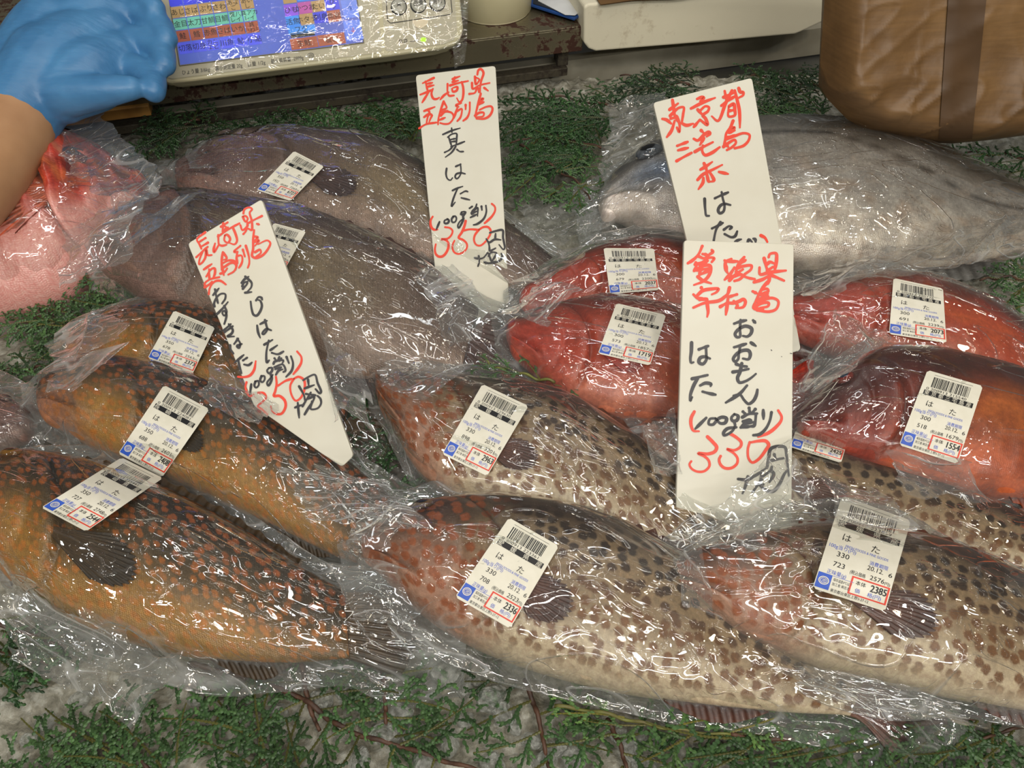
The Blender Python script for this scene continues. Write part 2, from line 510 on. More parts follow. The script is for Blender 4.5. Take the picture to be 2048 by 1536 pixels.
# styrofoam slab at the right with brown paper on it
M['foam'] = rust_mat('styrofoam', (236, 229, 204), (150, 122, 80), 0.66, 0.95, 0.6, 0.0, 0.10)
fr = np.array([[1168, 14], [1176, 8], [1420, -12], [1655, -30], [1655, 40], [1598, 66], [1590, 69], [1400, 86], [1192, 103], [1178, 98], [1168, 86]], float)
f3 = W(fr[:, 0], fr[:, 1], 0.012)
f3b = f3 - DN * 0.20
mb = MB().prism(f3, f3b)
foam = bevel(mb.build('styrofoam_slab', M['foam']), 0.003, 3)
tag(foam, 'scuffed white styrofoam slab stained at its edge, behind the big silver fish', 'styrofoam')
zf = f3[2][2]
q = [W(1200, 22.0, 0.02), W(1640, -4.0, 0.02)]
k = 26
uu, ww = np.meshgrid(np.linspace(0, 1, k), np.linspace(0, 1, k), indexing='ij')
pp = q[0] + (q[1] - q[0]) * uu[..., None] - DN * (0.15 * ww)[..., None]
zt = f3[1][2] + (f3[3][2] - f3[1][2]) * uu
pp[..., 2] = zt + 0.0022 + 0.004 * fbm(uu * 6, ww * 6, 3) - 0.003 * (1 - ww) ** 6 * vnoise(uu * 9, 0 * ww, 2)
M['kraft'] = None
def kraft_mat():
    m, nt, out = mat('kraft_paper')
    tc = N(nt, 'TexCoord')
    n1 = N(nt, 'TexNoise', {'Vector': tc.outputs['Object'], 'Scale': 14.0, 'Detail': 5.0})
    n2 = N(nt, 'TexNoise', {'Vector': N(nt, 'Mapping', {'Vector': tc.outputs['Object'], 'Scale': (30, 30, 400)}).outputs[0], 'Scale': 1.0, 'Detail': 3.0})
    c = ramp(nt, n1.outputs['Fac'], [(0.3, (96, 70, 40)), (0.5, (116, 86, 50)), (0.7, (136, 104, 64))])
    c = mixc(nt, 0.35, c, ramp(nt, n2.outputs['Fac'], [(0.3, (150, 140, 128)), (0.7, (240, 232, 220))]), 'MULTIPLY')
    v = N(nt, 'TexVoronoi', {'Vector': tc.outputs['Object'], 'Scale': 22.0, 'Randomness': 1.0}, feature='DISTANCE_TO_EDGE')
    b = N(nt, 'Bump', {'Height': n1.outputs['Fac'], 'Strength': 0.35, 'Distance': 0.01})
    p = N(nt, 'BsdfPrincipled', {'Base Color': c, 'Roughness': 0.5, 'Normal': b.outputs[0]})
    nt.links.new(p.outputs[0], out.inputs[0])
    return m
M['kraft'] = kraft_mat()
o = obj('brown_paper', mesh('brown_paper', np.vstack([pp.reshape(-1, 3), pp.reshape(-1, 3) - Z * 0.0006]), np.vstack([gridfaces(k, k), gridfaces(k, k, off=k * k)[:, ::-1]]), M['kraft']))
tag(o, 'flat sheet of brown paper lying on the white styrofoam slab', 'paper')

# brown paper bag leaning at the right
pb0 = U(1850, 287, 0.062)
pbn = nrm(np.array([0.10, -1.0, 0.42]))
xs_ = np.array([1640, 1643, 1646, 1656, 1668, 1694, 1736, 1790, 1850, 1905, 1980, 2070, 2160, 2290.0])
ys_ = np.array([128, 158, 182, 199, 212, 238, 264, 276, 285, 287, 280, 268, 262, 256.0])
arc = np.concatenate([[0], np.cumsum(np.hypot(np.diff(xs_), np.diff(ys_)))])
nu_, nv2 = 150, 70
ta = np.linspace(0, arc[-1], nu_)
bx, by = np.interp(ta, arc, xs_), np.interp(ta, arc, ys_)
tx = 1653 + (2290 - 1653) * ((bx - 1640) / 650.0)
vv_ = np.linspace(0, 1, nv2)[None]
PX = tx[:, None] * (1 - vv_) + bx[:, None] * vv_
PY = -60 * (1 - vv_) + by[:, None] * vv_
bp3 = UP(PX, PY, pb0, pbn)
cen = bp3[nu_ // 2, nv2 // 2]
ex = nrm(UP(np.float64(2000), np.float64(100), pb0, pbn) - UP(np.float64(1700), np.float64(100), pb0, pbn)); ey = nrm(np.cross(pbn, ex))
X, Y = (bp3 - cen) @ ex, (bp3 - cen) @ ey
dl = np.minimum((PX - 1640 - 13 * (1 - vv_)) / 42.0, (by[:, None] - PY) / 60.0).clip(0, 1)
edge = 1 - (1 - dl) ** 2.2
low = sstep(0.35, 0.9, vv_)
rel = 0.0030 * ridge(X * 20 + Y * 13, Y * 16 - X * 7, 3, 3) + 0.0022 * ridge(X * 34 - Y * 30, Y * 30, 9, 5) + 0.005 * fbm(X * 22, Y * 22, 4) + 0.0030 * worley(X * 19, Y * 19, 6) + 0.0015 * ridge(X * 50, Y * 6 + 3, 8, 8)
rel = rel * (0.6 + 1.2 * low)
fs = bp3 + pbn * (0.034 * edge + rel * edge)[..., None]
bs = bp3 - pbn * (0.034 * edge)[..., None]
nfs = nv2
vs = np.vstack([fs.reshape(-1, 3), bs.reshape(-1, 3)])
m_ = nu_
ff = gridfaces(nu_, nv2)
ff2 = ff[:, ::-1] + m_ * nfs
vs[:, 2] = np.maximum(vs[:, 2], 0.03)
root = empty('paper_bag')
obj('bag_body', mesh('bag_body', vs, np.vstack([ff, ff2]), M['kraft']), root)
# the darker glued seam band down the bag
fb = BVHTree.FromPolygons([Vector(p) for p in fs.reshape(-1, 3)], [tuple(map(int, f)) for f in ff])
bandpx = []
kk = 40
for t in np.linspace(0, 1, kk):
    y = -55 + t * 333
    for x in np.linspace(1898 - t * 22, 1976 - t * 34, 7):
        r = ray(x, y); h = fb.ray_cast(Vector(O), Vector(r).normalized())
        hp = np.array(h[0]) if h[0] is not None else UP(np.float64(x), np.float64(y), pb0, pbn)
        bandpx.append(hp + pbn * 0.0016)
M['kraft_seam'] = plain('kraft_seam', (84, 60, 34), 0.55, noise=(76, 54, 30), scale=30)
bp = np.array(bandpx)
o = obj('seam_band', mesh('seam_band', np.vstack([bp, bp - pbn * 0.0006]), np.vstack([gridfaces(kk, 7), gridfaces(kk, 7, off=7 * kk)[:, ::-1]]), M['kraft_seam']), root)
o['label'] = 'darker brown overlapped seam'
tag(root, 'crumpled brown paper bag leaning over the silver fish', 'bag')
rebase(root, (cen[0], cen[1], 0.03))

# small beige machine foot, blue folder with papers
root = empty('beige_machine')
cb = W(995, 24.0, -0.05); cb[2] = ztop
cc = cb - DN * 0.02
th = np.linspace(0, 2 * np.pi, 40, endpoint=False)
rad = 0.046
def disc(z, r): return np.stack([cc[0] + r * np.cos(th), cc[1] + r * np.sin(th), 0 * th + z], 1)
v = np.vstack([disc(ztop + 0.0005, rad * 0.96), disc(ztop + 0.003, rad), disc(ztop + 0.05, rad * 1.02), disc(ztop + 0.055, rad * 0.9)])
mb = MB().add(v, gridfaces(4, 40, True).tolist() + [tuple(range(40))[::-1], tuple(range(120, 160))])
M['beige'] = plain('beige_plastic', (206, 198, 164), 0.38, noise=(194, 186, 150), scale=8)
M['beige_dark'] = plain('beige_groove', (126, 120, 96), 0.5)
M['rubber'] = plain('black_rubber', (24, 24, 24), 0.6)
mb.build('housing', M['beige'], root, True)
mb = MB().tube([cc - DX * 0 + DN * (rad + 0.0012) + DX * 0.018 + Z * (ztop + 0.004), cc + DN * (rad + 0.0012) * 0.93 + DX * 0.018 + Z * (ztop + 0.05)], 0.0009, 6)
mb.build('seam', M['rubber'], root)
tag(root, 'round beige machine standing on the steel shelf next to the scale', 'machine')
rebase(root, (cc[0], cc[1], ztop))

root = empty('blue_folder')
M['blue_card'] = plain('blue_folder_card', (34, 74, 140), 0.4)
M['white_sheet'] = plain('white_paper', (222, 224, 226), 0.5)
M['dark_card'] = plain('dark_folder_inside', (40, 44, 52), 0.5)
def flatsheet(pxs, z0, thick, m, name, rise=0.0):
    p = np.array([U(x, y, z0) for x, y in pxs])
    p[:, 2] += np.linspace(0, rise, len(p)) * 0
    mb = MB().prism(p + Z * thick, p)
    return mb.build(name, m, root)
zz = ztop + 0.006
flatsheet([(1058, 12), (1148, 41), (1212, 2), (1225, -50), (1070, -60)], zz, 0.002, M['blue_card'], 'cover')
flatsheet([(1066, 8), (1148, 33), (1204, 0), (1220, -50), (1075, -60)], zz + 0.0022, 0.001, M['dark_card'], 'inner_sleeve')
flatsheet([(1076, 2), (1130, 30), (1150, 31), (1190, 4), (1204, -40), (1080, -60)], zz + 0.0034, 0.0006, M['white_sheet'], 'paper_sheet')
tag(root, 'open blue folder with white papers at the end of the steel shelf', 'folder')
b_ = U(1140, 10, zz)
rebase(root, b_)

# wooden bar under the glove
M['wood'] = plain('worn_wood', (176, 128, 62), 0.5, noise=(120, 82, 40), scale=30)
mb = MB(); zw = W(200, 232.0)[2]
slab(mb, -260, 292, zw - 0.004, zw + 0.008, -0.02, 0.006)
o = bevel(mb.build('wooden_bar', M['wood']), 0.001)
tag(o, 'worn yellowish wooden bar under the gloved hand', 'bar')
# ------------------------------------------------------------------ fish
def smooth1(a, k):
    a = np.asarray(a, float)
    w = np.exp(-0.5 * (np.arange(-3 * k, 3 * k + 1) / max(k, 1e-6)) ** 2)
    w /= w.sum()
    return np.convolve(np.pad(a, 3 * k, mode='edge'), w, mode='valid')

def lerp(a, b, t):
    return np.asarray(a) * (1 - t)[..., None] + np.asarray(b) * t[..., None]

def skin_colours(sp, s, q, sd):
    """the fish's own colouring: back, flank, belly, head; and the colour and strength of its spots"""
    nz = fbm(s * 9 + sd, q * 2.2 + 5, 3)
    n2 = fbm(s * 30 + sd, q * 8, 8)
    d = np.clip(q + (nz - 0.5) * 0.55, -1, 1)
    if sp == 'spotted':
        back, flank, belly = lin((44, 31, 27)), lin((142, 119, 90)), lin((200, 182, 152))
        c = lerp(belly, flank, sstep(-0.80, -0.15, d))
        c = lerp(c, back, sstep(0.20, 0.85, d) * 0.93)
        head = lerp(lin((172, 124, 102)), lin((70, 44, 38)), sstep(-0.5, 0.6, d))
        c = lerp(c, head, (1 - sstep(0.16, 0.30, s + 0.04 * q)) * 0.85)
        sc = lerp(lin((116, 76, 40)), lin((44, 32, 24)), sstep(-0.30, 0.45, q + (s - 0.4) * 0.5))
        sc = lerp(sc, lin((164, 88, 50)), (1 - sstep(0.2, 0.34, s)) * 0.75)
        st = 0.95 - 0.30 * sstep(0.5, 0.95, d) - 0.8 * (1 - sstep(-0.98, -0.74, q))
    elif sp == 'orange':
        back, flank, belly = lin((30, 22, 15)), lin((74, 60, 38)), lin((164, 122, 58))
        c = lerp(belly, flank, sstep(-0.75, 0.0, d))
        c = lerp(c, back, sstep(0.05, 0.70, d) * 0.95)
        c = lerp(c, lin((178, 118, 90)), (1 - sstep(0.05, 0.20, s)) * (1 - sstep(-0.4, 0.3, d)) * 0.8)
        c = lerp(c, lin((176, 128, 50)), np.exp(-((s - 0.20) / 0.07) ** 2 - ((q + 0.25) / 0.35) ** 2) * 0.8)
        tail = sstep(0.70, 1.0, s)
        c = lerp(c, lin((56, 42, 20)), tail * 0.75)
        sc = lerp(lin((190, 116, 40)), lin((170, 88, 30)), sstep(-0.5, 0.5, q))
        st = 0.78 * (0.55 + 0.9 * (n2 - 0.2)) * np.ones_like(s)
    elif sp == 'grey':
        back, flank, belly = lin((56, 42, 39)), lin((108, 87, 76)), lin((168, 144, 128))
        c = lerp(belly, flank, sstep(-0.9, -0.2, d))
        c = lerp(c, back, sstep(0.1, 0.85, d) * 0.85)
        c = lerp(c, lin((168, 150, 112)), np.exp(-((s - 0.60) / 0.18) ** 2) * sstep(-0.9, -0.2, q) * (1 - sstep(0.1, 0.6, q)) * 0.5)
        c = lerp(c, lin((128, 96, 92)), (1 - sstep(0.16, 0.34, s)) * 0.6)
        sc = lin((84, 68, 62)) + 0 * s[..., None]
        st = 0.35 * np.ones_like(s)
    elif sp == 'red':
        back, flank, belly = lin((70, 27, 25)), lin((176, 72, 48)), lin((208, 128, 98))
        c = lerp(belly, flank, sstep(-0.95, -0.35, d))
        c = lerp(c, back, sstep(0.10, 0.75, d) * 0.88)
        c = lerp(c, lin((198, 104, 46)), np.exp(-((q + 0.05) / 0.35) ** 2) * sstep(0.25, 0.6, s) * nz * 0.8)
        c = lerp(c, lin((194, 76, 62)), (1 - sstep(0.14, 0.32, s)) * 0.7 * (1 - sstep(0.3, 0.8, d)))
        sc = lin((150, 58, 42)) + 0 * s[..., None]
        st = 0.45 * np.ones_like(s)
    elif sp == 'darkred':
        back, flank, belly = lin((44, 24, 22)), lin((138, 60, 42)), lin((208, 106, 62))
        c = lerp(belly, flank, sstep(-0.85, -0.1, d))
        c = lerp(c, back, sstep(-0.05, 0.55, d) * 0.92)
        c = lerp(c, lin((202, 112, 44)), np.exp(-((q + 0.1) / 0.4) ** 2) * sstep(0.38, 0.6, s) * 0.75)
        c = lerp(c, lin((62, 32, 30)), (1 - sstep(0.22, 0.36, s)) * sstep(-0.5, 0.1, d) * 0.85)
        c = lerp(c, lin((150, 52, 46)), (1 - sstep(0.2, 0.34, s)) * (1 - sstep(-0.5, -0.1, d)) * 0.8)
        sc = lin((96, 36, 30)) + 0 * s[..., None]
        st = 0.4 * np.ones_like(s)
    elif sp == 'silver':
        back, flank, belly = lin((74, 70, 62)), lin((164, 158, 150)), lin((222, 212, 198))
        c = lerp(belly, flank, sstep(-0.8, 0.0, d))
        c = lerp(c, back, sstep(0.22, 0.75, d))
        c = lerp(c, lin((168, 138, 110)), sstep(0.52, 0.75, n2) * (1 - sstep(-0.2, 0.3, q)) * 0.55)
        line = np.exp(-((q - (0.46 - 1.5 * np.clip(s - 0.45, 0, 0.3))) / 0.028) ** 2) * sstep(0.24, 0.3, s)
        c = lerp(c, lin((40, 38, 38)), np.clip(line, 0, 1) * 0.95)
        blue = np.exp(-((s - 0.13) / 0.07) ** 2) * np.exp(-((q + 0.05) / 0.28) ** 2)
        c = lerp(c, lin((142, 164, 196)), blue * 0.8)
        c = lerp(c, lin((52, 54, 62)), (1 - sstep(0.12, 0.26, s)) * sstep(0.15, 0.5, q) * 0.8)
        c = lerp(c, lin((228, 216, 206)), (1 - sstep(0.14, 0.30, s)) * (1 - sstep(-0.45, -0.15, q)))
        sc = lin((120, 112, 104)) + 0 * s[..., None]
        st = 0.4 * np.ones_like(s)
    elif sp == 'scorpion':
        c = lerp(lin((228, 170, 160)), lin((204, 76, 58)), sstep(-0.65, -0.25, d))
        c = lerp(c, lin((190, 54, 46)), sstep(0.25, 0.8, d) * 0.8)
        m3 = fbm(s * 22 + sd, q * 6 + 3, 12)
        c = lerp(c, lin((236, 168, 146)), sstep(0.58, 0.74, m3) * sstep(-0.5, 0, q) * 0.7)
        c = lerp(c, lin((112, 36, 32)), sstep(0.44, 0.30, m3) * sstep(-0.4, 0.1, q) * 0.8)
        c = lerp(c, lin((214, 132, 70)), sstep(0.5, 0.7, n2) * 0.5 * sstep(-0.6, 0, q))
        sc = lin((112, 38, 30)) + 0 * s[..., None]
        st = 0.55 * sstep(-0.5, 0.0, q)
    return np.clip(c, 0, 1), np.dstack([np.clip(sc, 0, 1), np.clip(st, 0, 1)])

SPM = dict(spotted='spotted', orange='orange', grey='grey', red='red', darkred='red', silver='silver', scorpion='scorpion')
EYE = dict(spotted=((30, 34, 46), (96, 74, 52)), orange=((24, 24, 26), (120, 84, 34)), grey=((22, 24, 30), (86, 74, 66)),
           red=((24, 22, 28), (120, 34, 26)), darkred=((40, 54, 70), (120, 42, 34)), silver=((16, 18, 22), (92, 98, 104)), scorpion=((50, 40, 40), (120, 62, 56)))
FINC = dict(spotted=((118, 70, 50), (66, 40, 32)), orange=((84, 62, 30), (46, 36, 20)), grey=((88, 62, 56), (64, 48, 46)),
            red=((196, 62, 36), (140, 40, 30)), darkred=((190, 86, 38), (90, 36, 28)), silver=((150, 148, 142), (70, 66, 64)),
            scorpion=((222, 120, 84), (190, 82, 50)))
M['eye'] = None
def vcol_mat(name, rough, coat, bump=0.0, ray_scale=0.0):
    m, nt, out = mat(name)
    at = N(nt, 'Attribute', attribute_name='Skin')
    uv = N(nt, 'UVMap', uv_map='UVMap')
    nz = N(nt, 'TexNoise', {'Vector': uv.outputs[0], 'Scale': 300.0, 'Detail': 4.0})
    c = mixc(nt, 0.5, at.outputs['Color'], ramp(nt, nz.outputs['Fac'], [(0.3, (95, 95, 95)), (0.7, (225, 220, 215))]), 'OVERLAY')
    p = N(nt, 'BsdfPrincipled', {'Base Color': c, 'Roughness': rough, 'Coat Weight': coat, 'Coat Roughness': 0.05})
    if bump:
        b = N(nt, 'Bump', {'Height': nz.outputs['Fac'], 'Strength': bump, 'Distance': 0.001})
        nt.links.new(b.outputs[0], p.inputs['Normal'])
    nt.links.new(p.outputs[0], out.inputs[0])
    return m
M['eye'] = vcol_mat('fish_eye', 0.12, 1.0)
M['fin'] = vcol_mat('fish_fin', 0.45, 0.12, 0.2)

class Fish:
    pass

def make_fish(kind, sp, pairs, tail, zc, label, group=None, tilt=0.24, thick=0.52, face='L', seed=1, bag=True, flaps=(), tail_w=1.25,
              ext=(0.05, 0.10), margin=0.014, opening=0.0, pect=(0.325, -0.26, 0.155, -0.14), veil=1.0, deyes=None, cat='fish'):
    F = Fish()
    pairs = np.asarray(pairs, float)
    pm = (pairs[:, :2] + pairs[:, 2:]) / 2; ph_ = (pairs[:, :2] - pairs[:, 2:]) / 2
    ins = pm[0] * 0.78 + pm[1] * 0.22
    hw = ph_[1] * 0.68
    pairs = np.insert(pairs, 1, np.concatenate([ins + hw, ins - hw]), axis=0)
    mid = pairs.reshape(-1, 2, 2).mean(1)
    c0 = mid[len(mid) // 3]
    mid_end = mid[-1]
    p0 = U(c0[0], c0[1], zc)
    n = nrm(Z * (1 - tilt) + nrm(O - p0) * tilt)
    ah = U(mid_end[0], mid_end[1], zc) - U(mid[0][0], mid[0][1], zc)      # the fish lies along this, its tail a little lower
    Lh = np.linalg.norm(ah); ah = ah / Lh
    n = nrm(n - ah * (n @ ah) + ah * (0.014 / Lh))
    NS, NPHI = 150, 84
    D = UP(pairs[:, 0], pairs[:, 1], p0, n)
    V = UP(pairs[:, 2], pairs[:, 3], p0, n)
    tl = UP(np.float64(tail[0]), np.float64(tail[1]), p0, n)
    DV = resample(np.hstack([D, V]), NS)
    D, V = DV[:, :3], DV[:, 3:]
    C = (D + V) / 2
    W = (D - V) / 2
    a = np.maximum(smooth1(np.linalg.norm(W, axis=1), 2), 0.0006)
    wd = nrm(np.stack([smooth1(W[:, k], 5) for k in range(3)], 1))
    seg = np.concatenate([[0], np.cumsum(np.linalg.norm(np.diff(C, axis=0), axis=1))])
    L = seg[-1]
    s = seg / L
    amax = a.max()
    t = a * (thick + 0.12 * (1 - sstep(0.0, 0.35, s)) - 0.22 * sstep(0.55, 1.0, s))
    t = np.minimum(t, amax * thick * 1.02) * np.sqrt(np.clip(1 - (np.clip(s - 0.90, 0, 1) / 0.115) ** 2, 0.02, 1))
    F.C, F.a, F.t, F.wd, F.n, F.L, F.s, F.amax = C, a, t, wd, n, L, s, amax
    g = 1 if np.dot(np.cross(nrm(C[-1] - C[0]), wd.mean(0)), n) > 0 else -1
    F.g = g
    ph = np.linspace(0, 2 * np.pi, NPHI, endpoint=False)
    cq, sq = np.cos(ph), np.sin(ph)
    q = np.sign(cq) * np.abs(cq) ** 0.95
    hgt = np.sign(sq) * np.abs(sq) ** 0.86
    S = np.repeat(s[:, None], NPHI, 1)
    Q = np.repeat(q[None], NS, 0)
    up = (sq > -0.02).astype(float)[None]
    # relief: gill cover, cheek, mouth, eye rim, lateral line
    sop = 0.30 - 0.10 * (Q + 0.1) ** 2
    relief = 0.055 * amax * sstep(0.06, 0.0, np.abs(S - sop + 0.025)) * (S < sop)
    relief -= 0.10 * amax * np.exp(-((S - sop - 0.008) / 0.008) ** 2) * sstep(1.0, 0.75, np.abs(Q))
    pre = 0.215 - 0.12 * Q ** 2
    relief -= 0.04 * amax * np.exp(-((S - pre) / 0.006) ** 2) * sstep(0.7, 0.3, np.abs(Q + 0.2))
    mq = -0.10 - 2.6 * S
    relief -= 0.11 * amax * np.exp(-((Q - mq) / 0.10) ** 2) * sstep(0.135, 0.105, S)
    relief += 0.06 * amax * np.exp(-((Q - mq + 0.20) / 0.11) ** 2) * sstep(0.13, 0.09, S)
    relief += 0.035 * amax * np.exp(-((S - 0.125) / 0.02) ** 2 - ((Q + 0.42) / 0.14) ** 2)
    es, eq = (0.135, 0.80) if deyes is None else deyes
    de = np.hypot((S - es) / 0.040, (Q - eq) / 0.26)
    relief += 0.03 * amax * np.exp(-((de - 1.0) / 0.25) ** 2) - 0.03 * amax * np.exp(-(de / 0.7) ** 2)
    lump = (fbm(S * 14 + seed, Q * 3 + 2, seed, 3) - 0.5) * 0.05 * amax
    if sp == 'silver':
        relief = relief * 0.45
    if sp == 'scorpion':
        lump *= 3.0
        relief += 0.10 * amax * ridge(S * 16, Q * 5, 4, 3) * sstep(-0.5, 0.0, Q) * (S < 0.55)
    T = t[:, None] * hgt[None] + (relief + lump) * up * np.abs(hgt)[None] * sstep(0, 0.03, S)
    Y = a[:, None] * q[None]
    P = C[:, None] + wd[:, None] * Y[..., None] + n * T[..., None]
    F.P, F.ph = P, ph
    girth = np.cumsum(np.linalg.norm(np.diff(np.concatenate([P, P[:, :1]], 1), axis=1), axis=2), 1)
    vv = np.concatenate([np.zeros((NS, 1)), girth[:, :-1]], 1)
    vv = np.where(ph[None] > np.pi, vv, vv)
    vv = vv - vv[:, [NPHI // 4]]
    uv = np.stack([S * L + seed * 0.37, vv + seed * 0.11], -1)
    sc, spc = skin_colours(sp, S, Q, seed)
    mark = 0.45 * np.exp(-((S - sop - 0.004) / 0.006) ** 2) * sstep(1.0, 0.75, np.abs(Q)) + 0.5 * np.exp(-((Q - mq) / 0.05) ** 2) * sstep(0.135, 0.11, S)
    sc = sc * (1 - mark)[..., None]
    root = empty(kind)
    faces = gridfaces(NS, NPHI, True)
    if g < 0:
        faces = faces[:, ::-1]
    faces = faces.tolist() + [tuple(range(NPHI)), tuple(range((NS - 1) * NPHI, NS * NPHI))]
    body = obj('fish_body', mesh('fish_body', P.reshape(-1, 3), faces, M[SPM[sp]], True, uv.reshape(-1, 2),
                                 {'Skin': sc.reshape(-1, 3), 'Spot': spc.reshape(-1, 4)}), root)
    F.root, F.body = root, body
    def at(ss, qq, lift=0.0):
        """a point on the upper flank"""
        ss, qq = np.broadcast_arrays(np.asarray(ss, float), np.asarray(qq, float))
        Cc = np.stack([np.interp(ss, s, C[:, k]) for k in range(3)], -1)
        wv = np.stack([np.interp(ss, s, wd[:, k]) for k in range(3)], -1)
        aa, tt = np.interp(ss, s, a), np.interp(ss, s, t)
        h = tt * np.sqrt(np.clip(1 - qq ** 2, 0, 1)) ** 0.86
        return Cc + wv * (aa * qq)[..., None] + n * (h + lift)[..., None]
    F.at = at
    dirv = nrm(C[-1] - C[-18])
    # eye
    re = 0.115 * amax if sp not in ('silver',) else 0.13 * amax
    e0 = at(es, eq)
    ax1 = nrm(at(es + 0.02, eq) - e0); nv = nrm(np.cross(ax1, at(es, eq + 0.1) - e0)); nv = nv if nv @ n > 0 else -nv
    ax2 = np.cross(nv, ax1)
    rr = np.linspace(0, 1, 9)[:, None]; th = np.linspace(0, 2 * np.pi, 28, endpoint=False)[None]
    ev = e0 + (ax1 * (1.15 * re * rr * np.cos(th))[..., None] + ax2 * (0.9 * re * rr * np.sin(th))[..., None] + nv * (re * 0.75 * (np.sqrt(1 - 0.96 * rr ** 2) - 0.15) + 0 * th)[..., None])
    pc, ic = [lin(x) for x in EYE[sp]]
    ecol = lerp(pc, ic, sstep(0.55, 0.64, rr + 0 * th))
    ecol = lerp(ecol, ic * 0.4, sstep(0.88, 0.98, rr + 0 * th))
    obj('eye', mesh('eye', ev.reshape(-1, 3), gridfaces(9, 28, True), M['eye'], True, ev.reshape(-1, 3)[:, :2], {'Skin': ecol.reshape(-1, 3)}), body)
    # fins: fans of rays with a scalloped edge
    f1, f2 = [lin(x) for x in FINC[sp]]
    def fan(name, fn, nu=26, nv_=57, rays=14, cin=f1, cout=f2, amp=0.0012, thick_=0.0007, con=0.07):
        uu, ww = np.meshgrid(np.linspace(0, 1, nu), np.linspace(0, 1, nv_), indexing='ij')
        p = fn(uu, ww)
        rb = np.cos(ww * rays * 2 * np.pi)
        p = p + n * (rb * amp * sstep(0, 0.3, uu))[..., None]
        cc = lerp(cin, cout, np.clip(uu + 0.25 * (fbm(uu * 6, ww * 20, 5) - 0.5), 0, 1))
        cc = cc * (1 - con + con * rb)[..., None] * (0.6 + 0.8 * fbm(uu * 11, ww * 13, 7))[..., None]
        m2 = p.reshape(-1, 3)
        me = mesh(name, np.vstack([m2, m2 - n * thick_]), np.vstack([gridfaces(nu, nv_), gridfaces(nu, nv_, off=nu * nv_)[:, ::-1]]), M['fin'], True,
                  np.tile(np.stack([uu, ww], -1).reshape(-1, 2) * 0.08, (2, 1)), {'Skin': np.tile(cc.reshape(-1, 3), (2, 1))})
        return obj(name, me, body)
    ce, we, ae = C[-1], wd[-1], a[-1]
    td = nrm(tl - ce); tlen = np.linalg.norm(tl - ce)
    we2 = nrm(we - td * (we @ td))
    def tail_fn(u, w):
        x = (w - 0.5) * 2
        half = ae * 0.95 + (ae * tail_w * 0.9) * sstep(0, 1, u)
        ln = tlen * (1 - 0.16 * x ** 2) * u
        p = ce - td * 0.004 + td * ln[..., None] + we2 * (half * x)[..., None] - n * (0.010 * u ** 2)[..., None]
        p[..., 2] = np.maximum(p[..., 2], 0.007)
        return p
    fan('tail_fin', tail_fn, rays=15)
    def dors_fn(u, w):
        ss = 0.30 + 0.58 * w
        ht = 0.15 * amax * (0.6 + 0.4 * np.sin(w * np.pi)) * (0.85 + 0.15 * np.cos(w * 22 * np.pi))
        b0 = at(ss, 0.985 + 0 * u)
        return b0 + (np.stack([np.interp(ss, s, wd[:, k]) for k in range(3)], -1) * (ht * u)[..., None]) + dirv * (0.35 * ht * u)[..., None] - n * (0.004 + 0.3 * ht * u)[..., None]
    if sp != 'scorpion': fan('dorsal_fin', dors_fn, nu=8, nv_=89, rays=22, cin=f2, cout=f1 * 0.6)
    def anal_fn(u, w):
        ss = 0.66 + 0.20 * w
        ht = 0.16 * amax * np.sin(w * np.pi * 0.9 + 0.2)
        b0 = at(ss, -0.985 + 0 * u)
        return b0 - (np.stack([np.interp(ss, s, wd[:, k]) for k in range(3)], -1) * (ht * u)[..., None]) + dirv * (0.6 * ht * u)[..., None] - n * (0.003 + 0.2 * ht * u)[..., None]
    fan('anal_fin', anal_fn, nu=8, nv_=33, rays=8, cin=f2 * 0.6, cout=f1 * 0.45)
    if pect:
        ps, pq, plen, pdrop = pect
        def pect_fn(u, w):
            ang = (w - 0.5) * 0.95
            r = plen * (1 - 0.30 * np.abs(2 * (w - 0.58)) ** 2.5 + 0.03 * np.cos(w * 26 * np.pi)) * u
            ss = ps + r * np.cos(ang)
            qq = np.clip(pq + pdrop * u + r * L / np.interp(ss, s, a) * np.sin(ang) * 0.75, -0.97, 0.9)
            return at(ss, qq, 0.0012 + 0.0014 * u * (1 - 0.6 * u) + 0.008 * amax)
        fan('pectoral_fin', pect_fn, rays=13 if sp != 'scorpion' else 11, amp=0.0004 if sp != 'scorpion' else 0.0022, con=0.07 if sp != 'scorpion' else 0.42)
    # ------------------------------------------------ the bag
    F.film = None
    if bag:
        NB, NV = 190, 88
        e0_, e1_ = ext
        tf = tlen / L
        sb = np.linspace(-e0_, 1 + tf + e1_, NB)
        head_d = nrm(C[0] - C[14])
        Cb = np.zeros((NB, 3)); ab = np.zeros(NB); tb = np.zeros(NB); wb = np.zeros((NB, 3))
        for i, x in enumerate(sb):
            if x < 0:
                Cb[i] = C[0] + head_d * (-x * L) - n * 0.006 * min(1, -x / 0.05); ab[i] = 0.0; tb[i] = 0.0; wb[i] = wd[0]
            elif x > 1:
                r = (x - 1) / tf
                Cb[i] = ce + td * ((x - 1) * L) - n * 0.010 * min(r, 1.3) ** 2
                ab[i] = ae * (0.95 + tail_w * 0.9 * sstep(0, 1, np.array(r))) if r < 1 else ae * (0.95 + tail_w * 0.9) * max(0.2, 1 - (r - 1) * 1.5)
                tb[i] = t[-1] * max(0, 1 - r) + 0.002; wb[i] = we2
            else:
                for k in range(3):
                    Cb[i, k] = np.interp(x, s, C[:, k]); wb[i, k] = np.interp(x, s, wd[:, k])
                ab[i] = np.interp(x, s, a); tb[i] = np.interp(x, s, t)
        wb = nrm(np.stack([smooth1(wb[:, k], 6) for k in range(3)], 1))
        xm = sb * L
        floor = amax * (0.42 + 0.25 * vnoise(xm * 30, 0 * xm, seed + 3))
